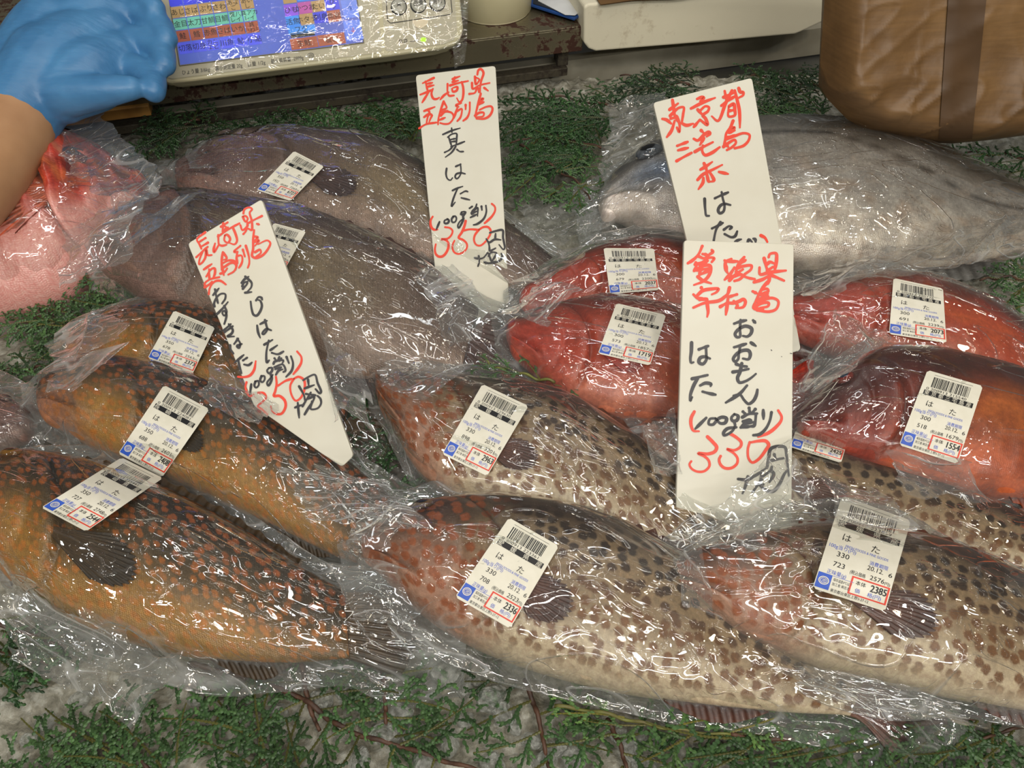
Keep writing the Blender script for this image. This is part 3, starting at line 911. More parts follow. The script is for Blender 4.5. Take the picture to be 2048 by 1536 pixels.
        mg = margin * (0.6 + 0.9 * vnoise(xm * 22, 0 * xm + 4, seed)) 
        af = np.maximum(smooth1(np.maximum(ab + mg, floor), 4), 0.012)
        ae_ = smooth1(ab, 4) + 0.0025
        te_ = smooth1(tb, 4) + 0.0020
        xi = np.linspace(-1, 1, NV)
        xi = np.sign(xi) * np.abs(xi) ** 0.85
        Yb = af[:, None] * xi[None]
        hb = te_[:, None] * np.sqrt(np.clip(1 - (Yb / np.maximum(ae_, 1e-4)[:, None]) ** 2, 0, 1)) ** 0.8
        hb = np.stack([smooth1(hb[i], 2) for i in range(NB)])
        xx = xm[:, None] + seed * 1.7
        yy = Yb + seed * 0.9
        flapz = sstep(0.75, 1.02, np.abs(Yb) / np.maximum(ae_, 1e-4)[:, None])
        endz = np.maximum(sstep(0.03, -0.02, sb), sstep(1.0 + 0.6 * tf, 1.05 + tf, sb))[:, None]
        bunch = np.clip(np.maximum(flapz * 0.75, endz), 0, 1)
        busy = sstep(0.42, 0.72, vnoise(xx * 13, yy * 16, seed + 7))
        wr = 0.0018 * ridge(xx * 9 + 18 * yy, yy * 40 - xx * 6, seed + 1, 10) + 0.0016 * ridge(xx * 15 - 26 * yy, yy * 34 + xx * 14, seed + 2, 10)
        wr += 0.0022 * vnoise(xx * 26, yy * 34, seed + 4) * (0.3 + busy)
        wr += 0.0030 * (0.75 - worley(xx * 22, yy * 30, seed + 5)).clip(0) * busy
        wr += 0.0050 * bunch * (0.35 + busy) * ridge(xx * 26, yy * 36, seed + 9, 4)
        mod = 1.0
        top = hb + wr * mod + 0.0008
        top += 0.006 * bunch * (vnoise(xx * 25, yy * 30, seed + 13) - 0.3)
        zoff = -0.55 * te_.max() * flapz * 0.55
        top = top + zoff
        bot = -np.maximum(hb, 0.0) * 0.96 + zoff - 0.0010 - 0.002 * bunch * vnoise(xx * 25, yy * 30, seed + 21)
        Pt = Cb[:, None] + wb[:, None] * Yb[..., None] + n * top[..., None]
        Pb = Cb[:, None] + wb[:, None] * Yb[..., None] + n * bot[..., None]
        cut = slice(0, NV)
        loop = np.concatenate([Pt, Pb[:, -2:0:-3]], 1)
        # keep the film above the ice
        loop[..., 2] = np.maximum(loop[..., 2], 0.0012 + 0.0006 * vnoise(loop[..., 0] * 200, loop[..., 1] * 200, 3))
        nb2 = loop.shape[1]
        lb = np.concatenate([bunch, bunch[:, -2:0:-3] * 0.3], 1) * veil
        uvb = np.concatenate([np.stack([xx + 0 * yy, yy], -1), np.stack([(xx + 0 * yy)[:, -2:0:-3], yy[:, -2:0:-3] + 0.5], -1)], 1)
        verts = [loop.reshape(-1, 3)]; fcs = gridfaces(NB, nb2, True).tolist(); bun = [lb.ravel()]; uvs = [uvb.reshape(-1, 2)]
        F.bvh = BVHTree.FromPolygons([Vector(p) for p in Pt.reshape(-1, 3)], [tuple(map(int, f)) for f in gridfaces(NB, NV)])
        off = NB * nb2
        for fl in flaps:          # loose film standing off the fish: corner pixels with their distances
            fl = np.asarray(fl, float)
            q4 = PD(fl[:, 0], fl[:, 1], fl[:, 2])
            k = 56
            uu, ww = np.meshgrid(np.linspace(0, 1, k), np.linspace(0, 1, k), indexing='ij')
            p = (q4[0] * ((1 - uu) * (1 - ww))[..., None] + q4[1] * (uu * (1 - ww))[..., None] + q4[2] * (uu * ww)[..., None] + q4[3] * ((1 - uu) * ww)[..., None])
            e1v, e2v = q4[1] - q4[0], q4[3] - q4[0]
            nn = nrm(np.cross(e1v, e2v)); nn = nn if nn @ (O - p0) > 0 else -nn
            X = uu * np.linalg.norm(e1v) + seed * 2.3; Yv = ww * np.linalg.norm(e2v) + fl[0, 0] * 0.01
            dsp = 0.012 * (vnoise(X * 24, Yv * 24, seed + 31) - 0.5) + 0.005 * ridge(X * 22 + Yv * 16, Yv * 24, seed + 33, 5) + 0.005 * worley(X * 26, Yv * 26, seed + 35)
            edge = np.minimum(np.minimum(uu, 1 - uu), np.minimum(ww, 1 - ww))
            jag = (fbm(X * 60, Yv * 60, seed + 41) - 0.5) * 0.02 * sstep(0.12, 0.0, edge)
            p = p + nn * dsp[..., None] + nrm(e1v) * jag[..., None] + nrm(e2v) * jag[..., None]
            p[..., 2] = np.maximum(p[..., 2], 0.002)
            verts.append(p.reshape(-1, 3)); fcs += gridfaces(k, k, off=off).tolist(); off += k * k
            bun.append((0.55 + 0.3 * ridge(X * 40, Yv * 40, 5, 2)).ravel() * veil); uvs.append(np.stack([X, Yv], -1).reshape(-1, 2))
        bc = np.concatenate(bun)
        F.film = obj('plastic_bag', mesh('plastic_bag', np.vstack(verts), fcs, M['film'], True, np.vstack(uvs), {'Bunch': np.stack([bc, bc, bc], 1)}), root)
        F.film['label'] = 'clear crinkled plastic bag'
    F.p0 = p0
    base = np.array([C[len(C) // 2][0], C[len(C) // 2][1], 0.0])
    tag(root, label, cat, group)
    F.base = base
    return F

# ------------------------------------------------------------------ printed lettering
_gl = {}
def glyphs(text):
    if text not in _gl:
        c = bpy.data.curves.new('lettering', 'FONT')
        c.body = text
        c.resolution_u = 3
        o = bpy.data.objects.new('lettering', c)
        COL.objects.link(o)
        bpy.context.view_layer.update()
        me = bpy.data.meshes.new_from_object(o.evaluated_get(bpy.context.evaluated_depsgraph_get()))
        v = np.array([x.co[:2] for x in me.vertices]) if len(me.vertices) else np.zeros((0, 2))
        f = [tuple(p.vertices) for p in me.polygons]
        bpy.data.objects.remove(o); bpy.data.curves.remove(c); bpy.data.meshes.remove(me)
        _gl[text] = (v, f)
    return _gl[text]

def put(dst, text, x, y, h, w=None, align='L', bold=0.0):
    """lettering flat in (x right, y down); h is the height of a line, w squeezes it to a width"""
    v, f = glyphs(text)
    if not len(v):
        return
    x0, x1 = v[:, 0].min(), v[:, 0].max()
    sc = h / 0.82
    sx = sc if w is None else w / max(x1 - x0, 1e-6)
    wid = (x1 - x0) * sx
    xo = x if align == 'L' else (x - wid if align == 'R' else x - wid / 2)
    X = xo + (v[:, 0] - x0) * sx
    Y = y - (v[:, 1] - 0.36) * sc
    dst.add(np.stack([X, Y, 0 * X], 1), f)
    if bold:
        for dx, dy in ((bold, 0), (0, bold), (-bold, 0)):
            dst.add(np.stack([X + dx, Y + dy, 0 * X + 0.004], 1), f)

def rect(dst, x0, y0, x1, y1, z=0.0, nx=0):
    nx, ny = max(2, int(abs(x1 - x0) / 2.5) + 2), max(2, int(abs(y1 - y0) / 2.5) + 2)
    gx_, gy_ = np.meshgrid(np.linspace(x0, x1, nx), np.linspace(y0, y1, ny), indexing='ij')
    dst.add(np.stack([gx_, gy_, 0 * gx_ + z], -1).reshape(-1, 3), gridfaces(nx, ny))

def ring(dst, x, y, r0, r1, k=28, z=0.0):
    th = np.linspace(0, 2 * np.pi, k, endpoint=False)
    v = np.concatenate([np.stack([x + r * np.cos(th), y + r * np.sin(th), 0 * th + z], 1) for r in (r0, r1)])
    dst.add(v, [(i, (i + 1) % k, (i + 1) % k + k, i + k) for i in range(k)])

LW, LH = 40.0, 66.0
def sticker(F, corners, price, unit, weight, tax, code, origin, lift=0.0):
    """the price sticker on the bag, bent with the film under it"""
    cs = np.asarray(corners, float)
    def pix(x, y):
        u, v = np.asarray(x) / LW, np.asarray(y) / LH
        return [(cs[0, k] * (1 - u) * (1 - v) + cs[1, k] * u * (1 - v) + cs[2, k] * u * v + cs[3, k] * (1 - u) * v) for k in (0, 1)]
    gx, gy = np.meshgrid(np.linspace(0, LW, 9), np.linspace(0, LH, 13), indexing='ij')
    px, py = pix(gx, gy)
    ts = np.full(px.shape, np.nan)
    d = ray(px, py)
    for i in np.ndindex(px.shape):
        h = F.bvh.ray_cast(Vector(O), Vector(d[i]).normalized())
        if h[0] is not None:
            ts[i] = (np.array(h[0]) - O) @ FW
    A = lambda x, y: np.stack([np.ones_like(x), x / LW, y / LH, (x / LW) ** 2, (y / LH) ** 2, x * y / LW / LH], -1)
    ok = ~np.isnan(ts)
    co, *_ = np.linalg.lstsq(A(gx[ok], gy[ok]), ts[ok], rcond=None)
    res = A(gx[ok], gy[ok]) @ co - ts[ok]
    co[0] -= np.percentile(res, 88) * 0.85 + 0.0006 + lift
    def pos(v):
        v = np.asarray(v, float)
        x, y = v[:, 0], v[:, 1]
        pp = pix(x, y)
        r = ray(pp[0], pp[1])
        t = A(x, y) @ co
        return O + r * (t - 0.00022 * v[:, 2])[:, None]
    def part(name, mb, m, parent, label=None):
        v = np.vstack(mb.v)
        o = obj(name, mesh(name, pos(v), mb.f, m, False), parent)
        if label: o['label'] = label
        return o
    # paper with rounded corners, a real sheet with two faces
    k, r = 5, 2.2
    out = []
    for (cx, cy, a0) in ((LW - r, r, -90), (LW - r, LH - r, 0), (r, LH - r, 90), (r, r, 180)):
        for i in range(k + 1):
            th = math.radians(a0 + 90 * i / k)
            out.append((cx + r * math.cos(th), cy + r * math.sin(th)))
    out = np.array(out)
    nxg, nyg = 25, 41
    X, Y = np.meshgrid(np.linspace(0, LW, nxg), np.linspace(0, LH, nyg), indexing='ij')
    ex = np.minimum(X, LW - X); ey = np.minimum(Y, LH - Y)
    dc = (ex < 0.01) & (ey < 0.01)
    X2 = np.where(dc, X + np.sign(LW / 2 - X) * 0.9, X); Y2 = np.where(dc, Y + np.sign(LH / 2 - Y) * 0.9, Y)
    top = np.stack([X2, Y2, 0 * X], -1).reshape(-1, 3)
    bot = top.copy(); bot[:, 2] = -1.2
    mb = MB().add(np.vstack([top, bot]), np.vstack([gridfaces(nxg, nyg), gridfaces(nxg, nyg, off=nxg * nyg)[:, ::-1]]))
    v = np.vstack(mb.v)
    lab = obj('price_label', mesh('price_label', pos(v), mb.f, M['paper'], True), F.root)
    lab['label'] = 'white price sticker reading ' + price
    z1 = 1.0
    bk, bl, pb, rd, wh = MB(), MB(), MB(), MB(), MB()
    bars = MB()
    rnd = random.Random(int(price))
    x = 6.2
    while x < 32.6:
        w = rnd.choice((0.28, 0.28, 0.5, 0.75))
        rect(bars, x, 4.0, x + w, 12.6)
        x += w + rnd.choice((0.28, 0.35, 0.6, 0.8))
    rect(bars, 6.0, 2.2, 33.5, 2.4, nx=4)
    put(bars, code, 3.6, 14.2, 2.3, 28.5)
    rect(bk, 2.8, 15.8, 37.6, 19.8, nx=6)
    n = len(origin)
    for i, ch in enumerate(origin):
        xx = 5.0 + (29.6) * (i / (n - 1))
        put(wh, ch, xx, 17.8, 3.4, min(4.2, 24.0 / n), 'C')
    put(bk, 'は', 9.6, 26.2, 4.6, 4.6, 'C'); put(bk, 'た', 26.2, 27.4, 4.6, 4.6, 'C')
    put(pb, 'FRESH FOODS & FINE GOODS', 10.2, 31.6, 2.0, 24.0)
    put(pb, '100g当り(円)', 1.6, 33.9, 2.7, 15.0)
    put(bk, unit, 7.0, 38.3, 3.9, 6.8)
    put(bk, weight, 6.6, 45.4, 3.9, 6.4)
    put(pb, '消費期限', 25.0, 37.2, 2.7, 10.4)
    put(bk, '20.12.', 24.6, 40.6, 3.6, 9.0); put(bk, '6', 36.6, 40.9, 3.6, 2.0)
    put(bk, '(税込価格', 16.4, 47.2, 2.6, 8.6); put(bk, tax, 27.4, 46.6, 3.6, 8.0); put(bk, '円)', 35.8, 47.6, 2.3, 3.0)
    put(pb, '正味量(g)', 4.6, 51.6, 2.8, 10.6)
    rect(pb, 8.4, 53.7, 20.0, 53.95)
    for (x0, y0, x1, y1) in ((18.2, 49.4, 39.4, 50.4), (18.2, 61.0, 39.4, 62.0), (18.2, 50.4, 19.2, 61.0), (38.4, 50.4, 39.4, 61.0)):
        rect(rd, x0, y0, x1, y1)
    put(bk, '本体', 21.0, 53.2, 2.8, 5.6); put(bk, price, 29.4, 53.6, 5.6, 8.8, bold=0.14)
    put(pb, '価', 21.6, 58.4, 2.8, 2.8); put(pb, '格(円)', 28.6, 58.6, 2.8, 7.6)
    rect(bl, 0.5, 53.6, 8.2, 64.2)
    em = MB(); ring(em, 4.4, 58.6, 2.35, 2.9); ring(em, 4.4, 58.6, 1.65, 1.95); put(em, '池', 4.4, 58.6, 2.4, 2.4, 'C')
    put(bk, '保存温度4℃以下', 9.2, 56.0, 2.0, 10.2); put(bk, '加工者 ㈱吉池', 9.2, 59.0, 2.0, 9.6); put(bk, '東京都台東区上野3-27-12', 9.2, 63.4, 2.1, 21.0)
    for m_ in (bk, bl, pb, rd, bars):
        m_.v = [np.column_stack([q[:, 0], q[:, 1], q[:, 2] + 1.0]) for q in m_.v]
    wh.v = [np.column_stack([q[:, 0], q[:, 1], q[:, 2] + 2.2]) for q in wh.v]
    em.v = [np.column_stack([q[:, 0], q[:, 1], q[:, 2] + 2.2]) for q in em.v]
    part('emblem', em, M['paper'], lab, 'white ring emblem')
    part('barcode', bars, M['ink'], lab)
    part('lettering', bk, M['ink'], lab, 'black printed lettering')
    part('lettering', pb, M['pale_blue_ink'], lab, 'blue printed lettering')
    part('price_box', rd, M['red_ink'], lab, 'red frame round the price')
    part('logo', bl, M['blue_ink'], lab, 'blue square with a ring emblem')
    part('lettering', wh, M['paper'], lab, 'white lettering on the dark bands')
    return lab
# ------------------------------------------------------------------ the weighing scale
sc_root = empty('weighing_scale')
SA = UP(np.float64(620), np.float64(128), WA + DN * 0.05, DN)
SN = nrm(DN * math.cos(math.radians(42)) + Z * math.sin(math.radians(42)))
def S(px, py, lift=0.0):
    return UP(np.asarray(px, float), np.asarray(py, float), SA, SN) + SN * lift
ol = np.array([[296, -70], [300, 20], [312, 110], [318, 148], [324, 160], [336, 166], [380, 162], [600, 134], [780, 112], [880, 98], [908, 90], [922, 76], [927, 56], [922, 10], [914, -70]], float)
f0 = S(ol[:, 0], ol[:, 1])
mb = MB().prism(f0, f0 - SN * 0.014)
inner = f0 + (f0.mean(0) - f0) * 0.03
mb.prism(inner - SN * 0.014, inner - SN * 0.026)
M['beige_panel'] = plain('scale_panel', (196, 189, 166), 0.4, noise=(184, 176, 150), scale=10)
bevel(mb.build('housing', M['beige'], sc_root), 0.0035, 3)
# recessed look: two raised fascia panels
def plate(px, lift, th, m, name, parent, bev=0.0):
    px = np.asarray(px, float)
    p = S(px[:, 0], px[:, 1], lift)
    mb = MB().prism(p + SN * th, p)
    o = mb.build(name, m, parent)
    if bev: bevel(o, bev)
    return o
plate([(308, -60), (325, 134), (332, 155), (345, 158), (758, 106), (764, 100), (748, -60)], 0.0, 0.0008, M['beige_panel'], 'fascia', sc_root)
plate([(760, -60), (770, 98), (776, 103), (890, 88), (908, 80), (914, 62), (906, -60)], 0.0, 0.0008, M['beige_panel'], 'fascia', sc_root)
# body of the scale behind, resting on the shelf
pbk = []
for (x, y) in ((330, 120), (905, 50)):
    p = W(x, float(y), -0.02); pbk.append(p)
mb = MB()
a_, b_ = pbk
for z in (ztop + 0.0005, ztop + 0.06):
    pass
mb.box8([[a_[0], a_[1], ztop + .001], [b_[0], b_[1], ztop + .001], *[[p[0] - DN[0] * .2, p[1] - DN[1] * .2, ztop + .001] for p in (b_, a_)],
         [a_[0], a_[1], ztop + .05], [b_[0], b_[1], ztop + .05], *[[p[0] - DN[0] * .2, p[1] - DN[1] * .2, ztop + .05] for p in (b_, a_)]])
bevel(mb.build('base', M['beige_dark'], sc_root), 0.003)
# screen
M['screen'] = plain('lit_blue_screen', (92, 108, 190), 0.2, noise=(78, 92, 176), scale=12, emit=0.55)
scr = plate([(331, -60), (361, 131.5), (727, 85.5), (704, -60)], 0.0009, 0.0006, M['screen'], 'screen', sc_root)
mb = MB()
for (a, b) in (((330, -60), (360, 132)), ((360, 132), (727.5, 86)), ((727.5, 86), (704.5, -60))):
    p = S(*np.array([a, b], float).T, 0.0012)
    mb.tube(p, 0.0007, 5)
mb.build('bezel', M['beige_dark'], scr)
KEY = {}
def keymat(c):
    if c not in KEY:
        KEY[c] = plain('lit_key', c, 0.25, noise=tuple(int(v * 0.92) for v in c), scale=60, emit=0.5)
    return KEY[c]
def key(cx, cy, wx, hy, c, text='', ink=None):
    """a lit key; wx and hy are its half extents in picture units along the screen's own axes"""
    ux, uy = np.array([27.5, -3.5]) / 27.7, np.array([5.0, 23.8]) / 24.3
    c0 = np.array([cx, cy])
    p = [c0 - ux * wx - uy * hy, c0 - ux * wx + uy * hy, c0 + ux * wx + uy * hy, c0 + ux * wx - uy * hy]
    o = plate(p, 0.0016, 0.0004, keymat(c), 'key', scr)
    if text:
        lines = text.split('/')
        tm = MB()
        for i, tx in enumerate(lines):
            lh = 11.5 if len(lines) == 1 else 9.5
            put(tm, tx, 0, (i - (len(lines) - 1) / 2) * 10.5, lh, None, 'C')
        tv = np.vstack(tm.v)
        q = c0 + tv[:, :1] * ux + tv[:, 1:2] * uy
        o2 = obj('lettering', mesh('lettering', S(q[:, 0], q[:, 1], 0.0022), tm.f, ink or M['ink'], False), scr)
    return o
VB, BR, TE, TA, BL, LB = (92, 100, 232), (164, 92, 70), (112, 190, 168), (172, 142, 96), (66, 72, 214), (70, 140, 225)
T0 = ['切落', '切身', 'カニ/エビ', '川魚', '鮎', '小鮎']
T1 = ['鮭', '鱈', '赤魚', 'さば', 'いか', '真/いわし']
T2 = ['金目', '太刀', '甘鯛', '目鯛', '貫八/レイ', '真アカ/レイ']
T3 = ['あじ', 'さば', 'ぶり', 'さわ', 'あな/ご', 'あい/し']
for r, (c, tt) in enumerate(((VB, T0), (BR, T1), (TE, T2), (TA, T3), (BL, [''] * 6), (BL, [''] * 6))):
    for k in range(6):
        key(371.6 + k * 27.6 - r * 5.0, 97.0 - k * 3.55 - r * 23.8, 12.9, 11.2, c, tt[k])
def P2(x, y): return 560 + x * 0.18555, y * 0.18555
for (x, y, c, t_) in ((120, 115, (140, 90, 215), 'ひも'), (270, 90, (176, 84, 160), 'かつお'), (415, 75, TA, 'たい'), (565, 52, BL, 'ひ/つ'),
                      (140, 240, LB, '活魚'), (290, 215, TA, 'ホタテ'), (440, 190, BL, '刺身'), (585, 178, BR, '魚卵'),
                      (100, -20, TA, ''), (250, -45, LB, ''), (400, -60, BL, ''), (550, -80, BL, '')):
    key(*P2(x, y), 13.2, 11.6, c, t_)
key(*P2(235, 320), 27.0, 9.0, LB, 'フグ'); key(*P2(245, 375), 24.0, 5.0, (52, 52, 44), '')
key(*P2(262, 470), 27.0, 11.0, BR, '生鮭'); key(*P2(556, 430), 27.0, 11.0, BR, '塩鮭')
key(*P2(755, 100), 15.5, 18.5, (104, 132, 224), '↑', M['blue_ink']); key(*P2(790, 332), 17.0, 20.0, (104, 132, 224), '↓', M['red_ink'])
# writing under the screen
def along(text, x0, y0, x1, y1, h, name='lettering'):
    tm = MB(); d = np.array([x1 - x0, y1 - y0], float); ln = np.hypot(*d); ux = d / ln; uy = np.array([-ux[1], ux[0]])
    put(tm, text, 0, 0, h, ln)
    tv = np.vstack(tm.v); q = np.array([x0, y0]) + tv[:, :1] * ux + tv[:, 1:2] * uy
    return obj(name, mesh(name, S(q[:, 0], q[:, 1], 0.0012), tm.f, M['ink'], False), sc_root)
along('ひょう量 3/6kg', 365, 146, 420, 139, 8.5)
along('最小測定量 20g', 431, 138, 485, 131, 8.5)
along('目量 1/2g', 496, 130, 531, 125, 8.5)
along('最大風袋量 -2999g', 542, 124, 607, 115.5, 8.5)
tm = MB(); ring(tm, 0, 0, 5.2, 6.2); put(tm, '目', 0, 0, 6, 6, 'C')
tv = np.vstack(tm.v); obj('lettering', mesh('lettering', S(622 + tv[:, 0] * 1.05, 111.5 + tv[:, 1] * 0.85, 0.0012), tm.f, M['ink'], False), sc_root)
along('電源', 797, 84.5, 815, 82, 7.5)
tm = MB(); p = S(np.array([820, 836.0]), np.array([84, 81.0]), 0.0012); tm.tube(p, 0.0003, 5); tm.build('lettering', M['ink'], sc_root)
M['led'] = plain('green_lamp', (150, 220, 40), 0.3, emit=1.6)
th = np.linspace(0, 2 * np.pi, 20, endpoint=False)
plate(np.stack([846.7 + 6 * np.cos(th), 80 + 4.4 * np.sin(th)], 1), 0.0008, 0.0006, M['led'], 'power_lamp', sc_root)
# button panel and round buttons
bpn = np.array([(768, -60), (775, 42), (781, 47), (898, 30), (904, 25), (896, -60)], float)
p = S(bpn[:, 0], bpn[:, 1], 0.0011)
mb = MB().tube(p, 0.00045, 5); mb.build('button_surround', M['ink'], sc_root)
M['clear_key'] = plain('clear_button', (188, 186, 172), 0.2, coat=0.6)
for (x, y, t_) in ((797.5, 15, '×'), (836.5, 10.5, '品番'), (874.5, 7, '発行')):
    th = np.linspace(0, 2 * np.pi, 32, endpoint=False)
    o = plate(np.stack([x + 16.2 * np.cos(th), y + 17 * np.sin(th)], 1), 0.0008, 0.0010, M['rubber'], 'button', sc_root)
    c0 = S(np.float64(x), np.float64(y), 0.0018)
    e1 = nrm(S(np.float64(x + 10), np.float64(y - 1.2), 0.0018) - c0); e2 = np.cross(SN, e1)
    rr = np.linspace(1, 0.02, 6)[:, None]
    R_ = np.linalg.norm(S(np.float64(x + 14.2), np.float64(y), 0.0018) - c0)
    v = c0 + e1 * (R_ * rr * np.cos(th))[..., None] + e2 * (R_ * rr * np.sin(th))[..., None] + SN * (0.0025 * np.sqrt(1 - 0.95 * rr ** 2) + 0 * th)[..., None]
    obj('button_cap', mesh('button_cap', v.reshape(-1, 3), gridfaces(6, 32, True).tolist() + [tuple(range(160, 192))], M['clear_key']), o)
    tm = MB(); put(tm, t_, 0, -2.5, 11, 19 if len(t_) > 1 else 10, 'C')
    tv = np.vstack(tm.v)
    obj('lettering', mesh('lettering', S(x + tv[:, 0], y + tv[:, 1] - 0.12 * tv[:, 0], 0.0047), tm.f, M['ink'], False), o)
th = np.linspace(0, np.pi, 20)
plate(np.stack([841 + 16 * np.cos(th), 40 + 17 * np.sin(th) - 0.1 * 16 * np.cos(th)], 1), 0.0008, 0.0009, plain('glare_lens', (238, 222, 190), 0.15, coat=1.0), 'glare_lens', sc_root)  # half-moon lens, its glare painted in as a pale cream colour
# blue store sticker on the top left corner
plate([(300, -12), (294, 12), (316, 20), (318, -6)], 0.0009, 0.0003, M['paper'], 'sticker', sc_root)
plate([(296, 2), (297, 20), (317, 18), (316, 0)], 0.0013, 0.0003, M['blue_ink'], 'sticker', sc_root)
tm = MB(); ring(tm, 306.5, 10, 5.0, 6.2); ring(tm, 306.5, 10, 2.4, 3.2)
tv = np.vstack(tm.v); obj('logo', mesh('logo', S(tv[:, 0], tv[:, 1], 0.0019), tm.f, M['paper'], False), sc_root)
# cling film stretched over it, hanging off the right corner
k1, k2 = 130, 70
uu, ww = np.meshgrid(np.linspace(0, 1, k1), np.linspace(0, 1, k2), indexing='ij')
q4 = np.array([[305, -60], [938, -60], [932, 96], [322, 164]], float)
px = [(q4[0, i] * (1 - uu) + q4[1, i] * uu) * (1 - ww) + (q4[3, i] * (1 - uu) + q4[2, i] * uu) * ww for i in (0, 1)]
X, Y = uu * 0.36, ww * 0.14
rel = 0.0028 + 0.0016 * ridge(X * 30 + Y * 20, Y * 30 - X * 12, 3, 5) + 0.002 * ridge(X * 55, Y * 22, 6, 5) * sstep(0.45, 0.6, uu) + 0.005 * sstep(0.86, 0.95, uu) * worley(X * 60, Y * 60, 2)
v1 = S(px[0], px[1], 0) + SN * rel[..., None]
k3 = 40
a2, b2 = np.meshgrid(np.linspace(0, 1, 24), np.linspace(0, 1, k3), indexing='ij')
hx = 905 + a2 * 30 + b2 * (5 - 10 * a2); hy = 92 - a2 * 12 + b2 * (44 - 2 * a2)
v2 = S(hx, hy, 0.004) + SN * (0.010 * (fbm(a2 * 5, b2 * 6, 2) - 0.5) - 0.006)[..., None] * 1.0
f1 = gridfaces(k1, k2); f2 = gridfaces(24, k3, off=k1 * k2)
vv = np.vstack([v1.reshape(-1, 3), v2.reshape(-1, 3)])
uvv = np.vstack([np.stack([X, Y], -1).reshape(-1, 2), np.stack([a2 * .04 + 1, b2 * .06], -1).reshape(-1, 2)])
bb = np.concatenate([(0.12 * sstep(0.8, 1, uu) + 0.02).ravel(), (0.45 + 0 * a2).ravel()])
o = obj('cling_film', mesh('cling_film', vv, np.vstack([f1, f2]), M['cling'], True, uvv, {'Bunch': np.stack([bb] * 3, 1)}), sc_root)
o['label'] = 'clear cling film stretched over the scale'
tag(sc_root, 'beige electronic weighing scale with a lit touch screen of coloured keys', 'scale')
rebase(sc_root, (SA[0], SA[1], ztop))
# ------------------------------------------------------------------ the fish, back to front
FISH = []
def fish(*a, **k):
    f = make_fish(*a, **k)
    FISH.append(f)
    return f
GS = 'spotted groupers in clear bags'; GO = 'orange-spotted groupers in clear bags'; GG = 'brown groupers in clear bags'; GR = 'red groupers in clear bags'
EHIME, NAGA, MIYA = '愛媛県産', '長崎県産', '東京都三宅島産'

f16 = fish('silver_fish', 'silver', [(1195, 405, 1198, 415), (1235, 345, 1240, 440), (1290, 302, 1300, 470), (1390, 268, 1390, 505), (1520, 250, 1520, 530), (1660, 255, 1660, 545), (1800, 285, 1800, 545),
           (1940, 335, 1930, 530), (2070, 385, 2060, 500), (2180, 430, 2170, 490)], (2300, 465), 0.040,
           'large silver-grey fish in a clear bag, under the brown paper bag', seed=16, thick=0.46, margin=0.012, deyes=(0.107, 0.52), pect=None,
           flaps=[[(1222, 205, .80), (1330, 190, .82), (1310, 330, .76), (1190, 410, .74)], [(1700, 520, .66), (2060, 430, .72), (2060, 520, .66), (1700, 570, .62)]])
f1 = fish('red_fish', 'scorpion', [(300, 388, 298, 396), (258, 340, 254, 445), (190, 300, 205, 515), (110, 280, 145, 590), (20, 285, 65, 625), (-80, 310, -15, 640), (-180, 350, -110, 640), (-280, 400, -210, 600)],
          (-400, 520), 0.040, 'scarlet rockfish in a clear bag under the gloved hand', seed=1, thick=0.55, margin=0.014, pect=(0.20, -0.22, 0.40, -0.18), deyes=(0.21, 0.28),
          flaps=[[(90, 285, .72), (200, 222, .74), (335, 370, .68), (230, 420, .66)], [(140, 470, .63), (300, 400, .66), (250, 530, .62), (130, 590, .60)]])
f2 = fish('brown_grouper', 'grey', [(352, 352, 354, 362), (390, 315, 390, 400), (460, 285, 455, 425), (560, 272, 550, 440), (660, 275, 640, 470), (750, 292, 730, 490), (850, 340, 825, 520),
           (950, 405, 925, 545), (1050, 470, 1020, 575), (1110, 520, 1085, 595)], (1200, 600), 0.042,
          'farther of the two brown groupers in bags, sticker at its gills', GG, seed=2, thick=0.5,
          flaps=[[(1020, 400, .78), (1190, 395, .80), (1230, 470, .74), (1060, 500, .72)], [(380, 290, .77), (480, 262, .80), (470, 330, .74), (370, 350, .74)]])
sticker(f2, [(588, 302), (648, 333), (581, 402), (513, 380)], '6727', '350', '1922', '7265', '0 200913 267270', NAGA)
f3 = fish('brown_grouper', 'grey', [(192, 490, 196, 502), (235, 452, 225, 560), (300, 415, 290, 600), (400, 398, 390, 640), (500, 412, 490, 690), (600, 432, 590, 735), (700, 460, 690, 760), (800, 500, 790, 765),
           (890, 555, 870, 755), (960, 620, 920, 745)], (1050, 740), 0.044,
          'nearer of the two brown groupers in bags, behind the leaning pointed sign', GG, seed=3, thick=0.52, deyes=(0.20, 0.84),
          flaps=[[(190, 480, .66), (300, 375, .70), (420, 390, .68), (260, 500, .63)], [(840, 560, .62), (915, 540, .635), (1000, 640, .60), (880, 700, .58)]])
sticker(f3, [(548, 446), (612, 463), (566, 545), (500, 525)], '7014', '350', '2004', '7575', '0 200913 270140', NAGA)
f8 = fish('red_grouper', 'red', [(1038, 600, 1040, 612), (1075, 560, 1085, 630), (1140, 522, 1150, 642), (1230, 490, 1240, 650), (1320, 485, 1330, 660), (1420, 510, 1420, 672), (1500, 550, 1500, 690), (1570, 590, 1570, 680)],
          (1650, 660), 0.036, 'red grouper in a clear bag with a sticker reading 2037', GR, seed=8,
          flaps=[[(1040, 570, .62), (1110, 500, .66), (1200, 490, .64), (1090, 590, .60)]])
sticker(f8, [(1207, 496), (1308, 497), (1318, 580), (1220, 588)], '2037', '300', '679', '2200', '0 200913 220378', MIYA)
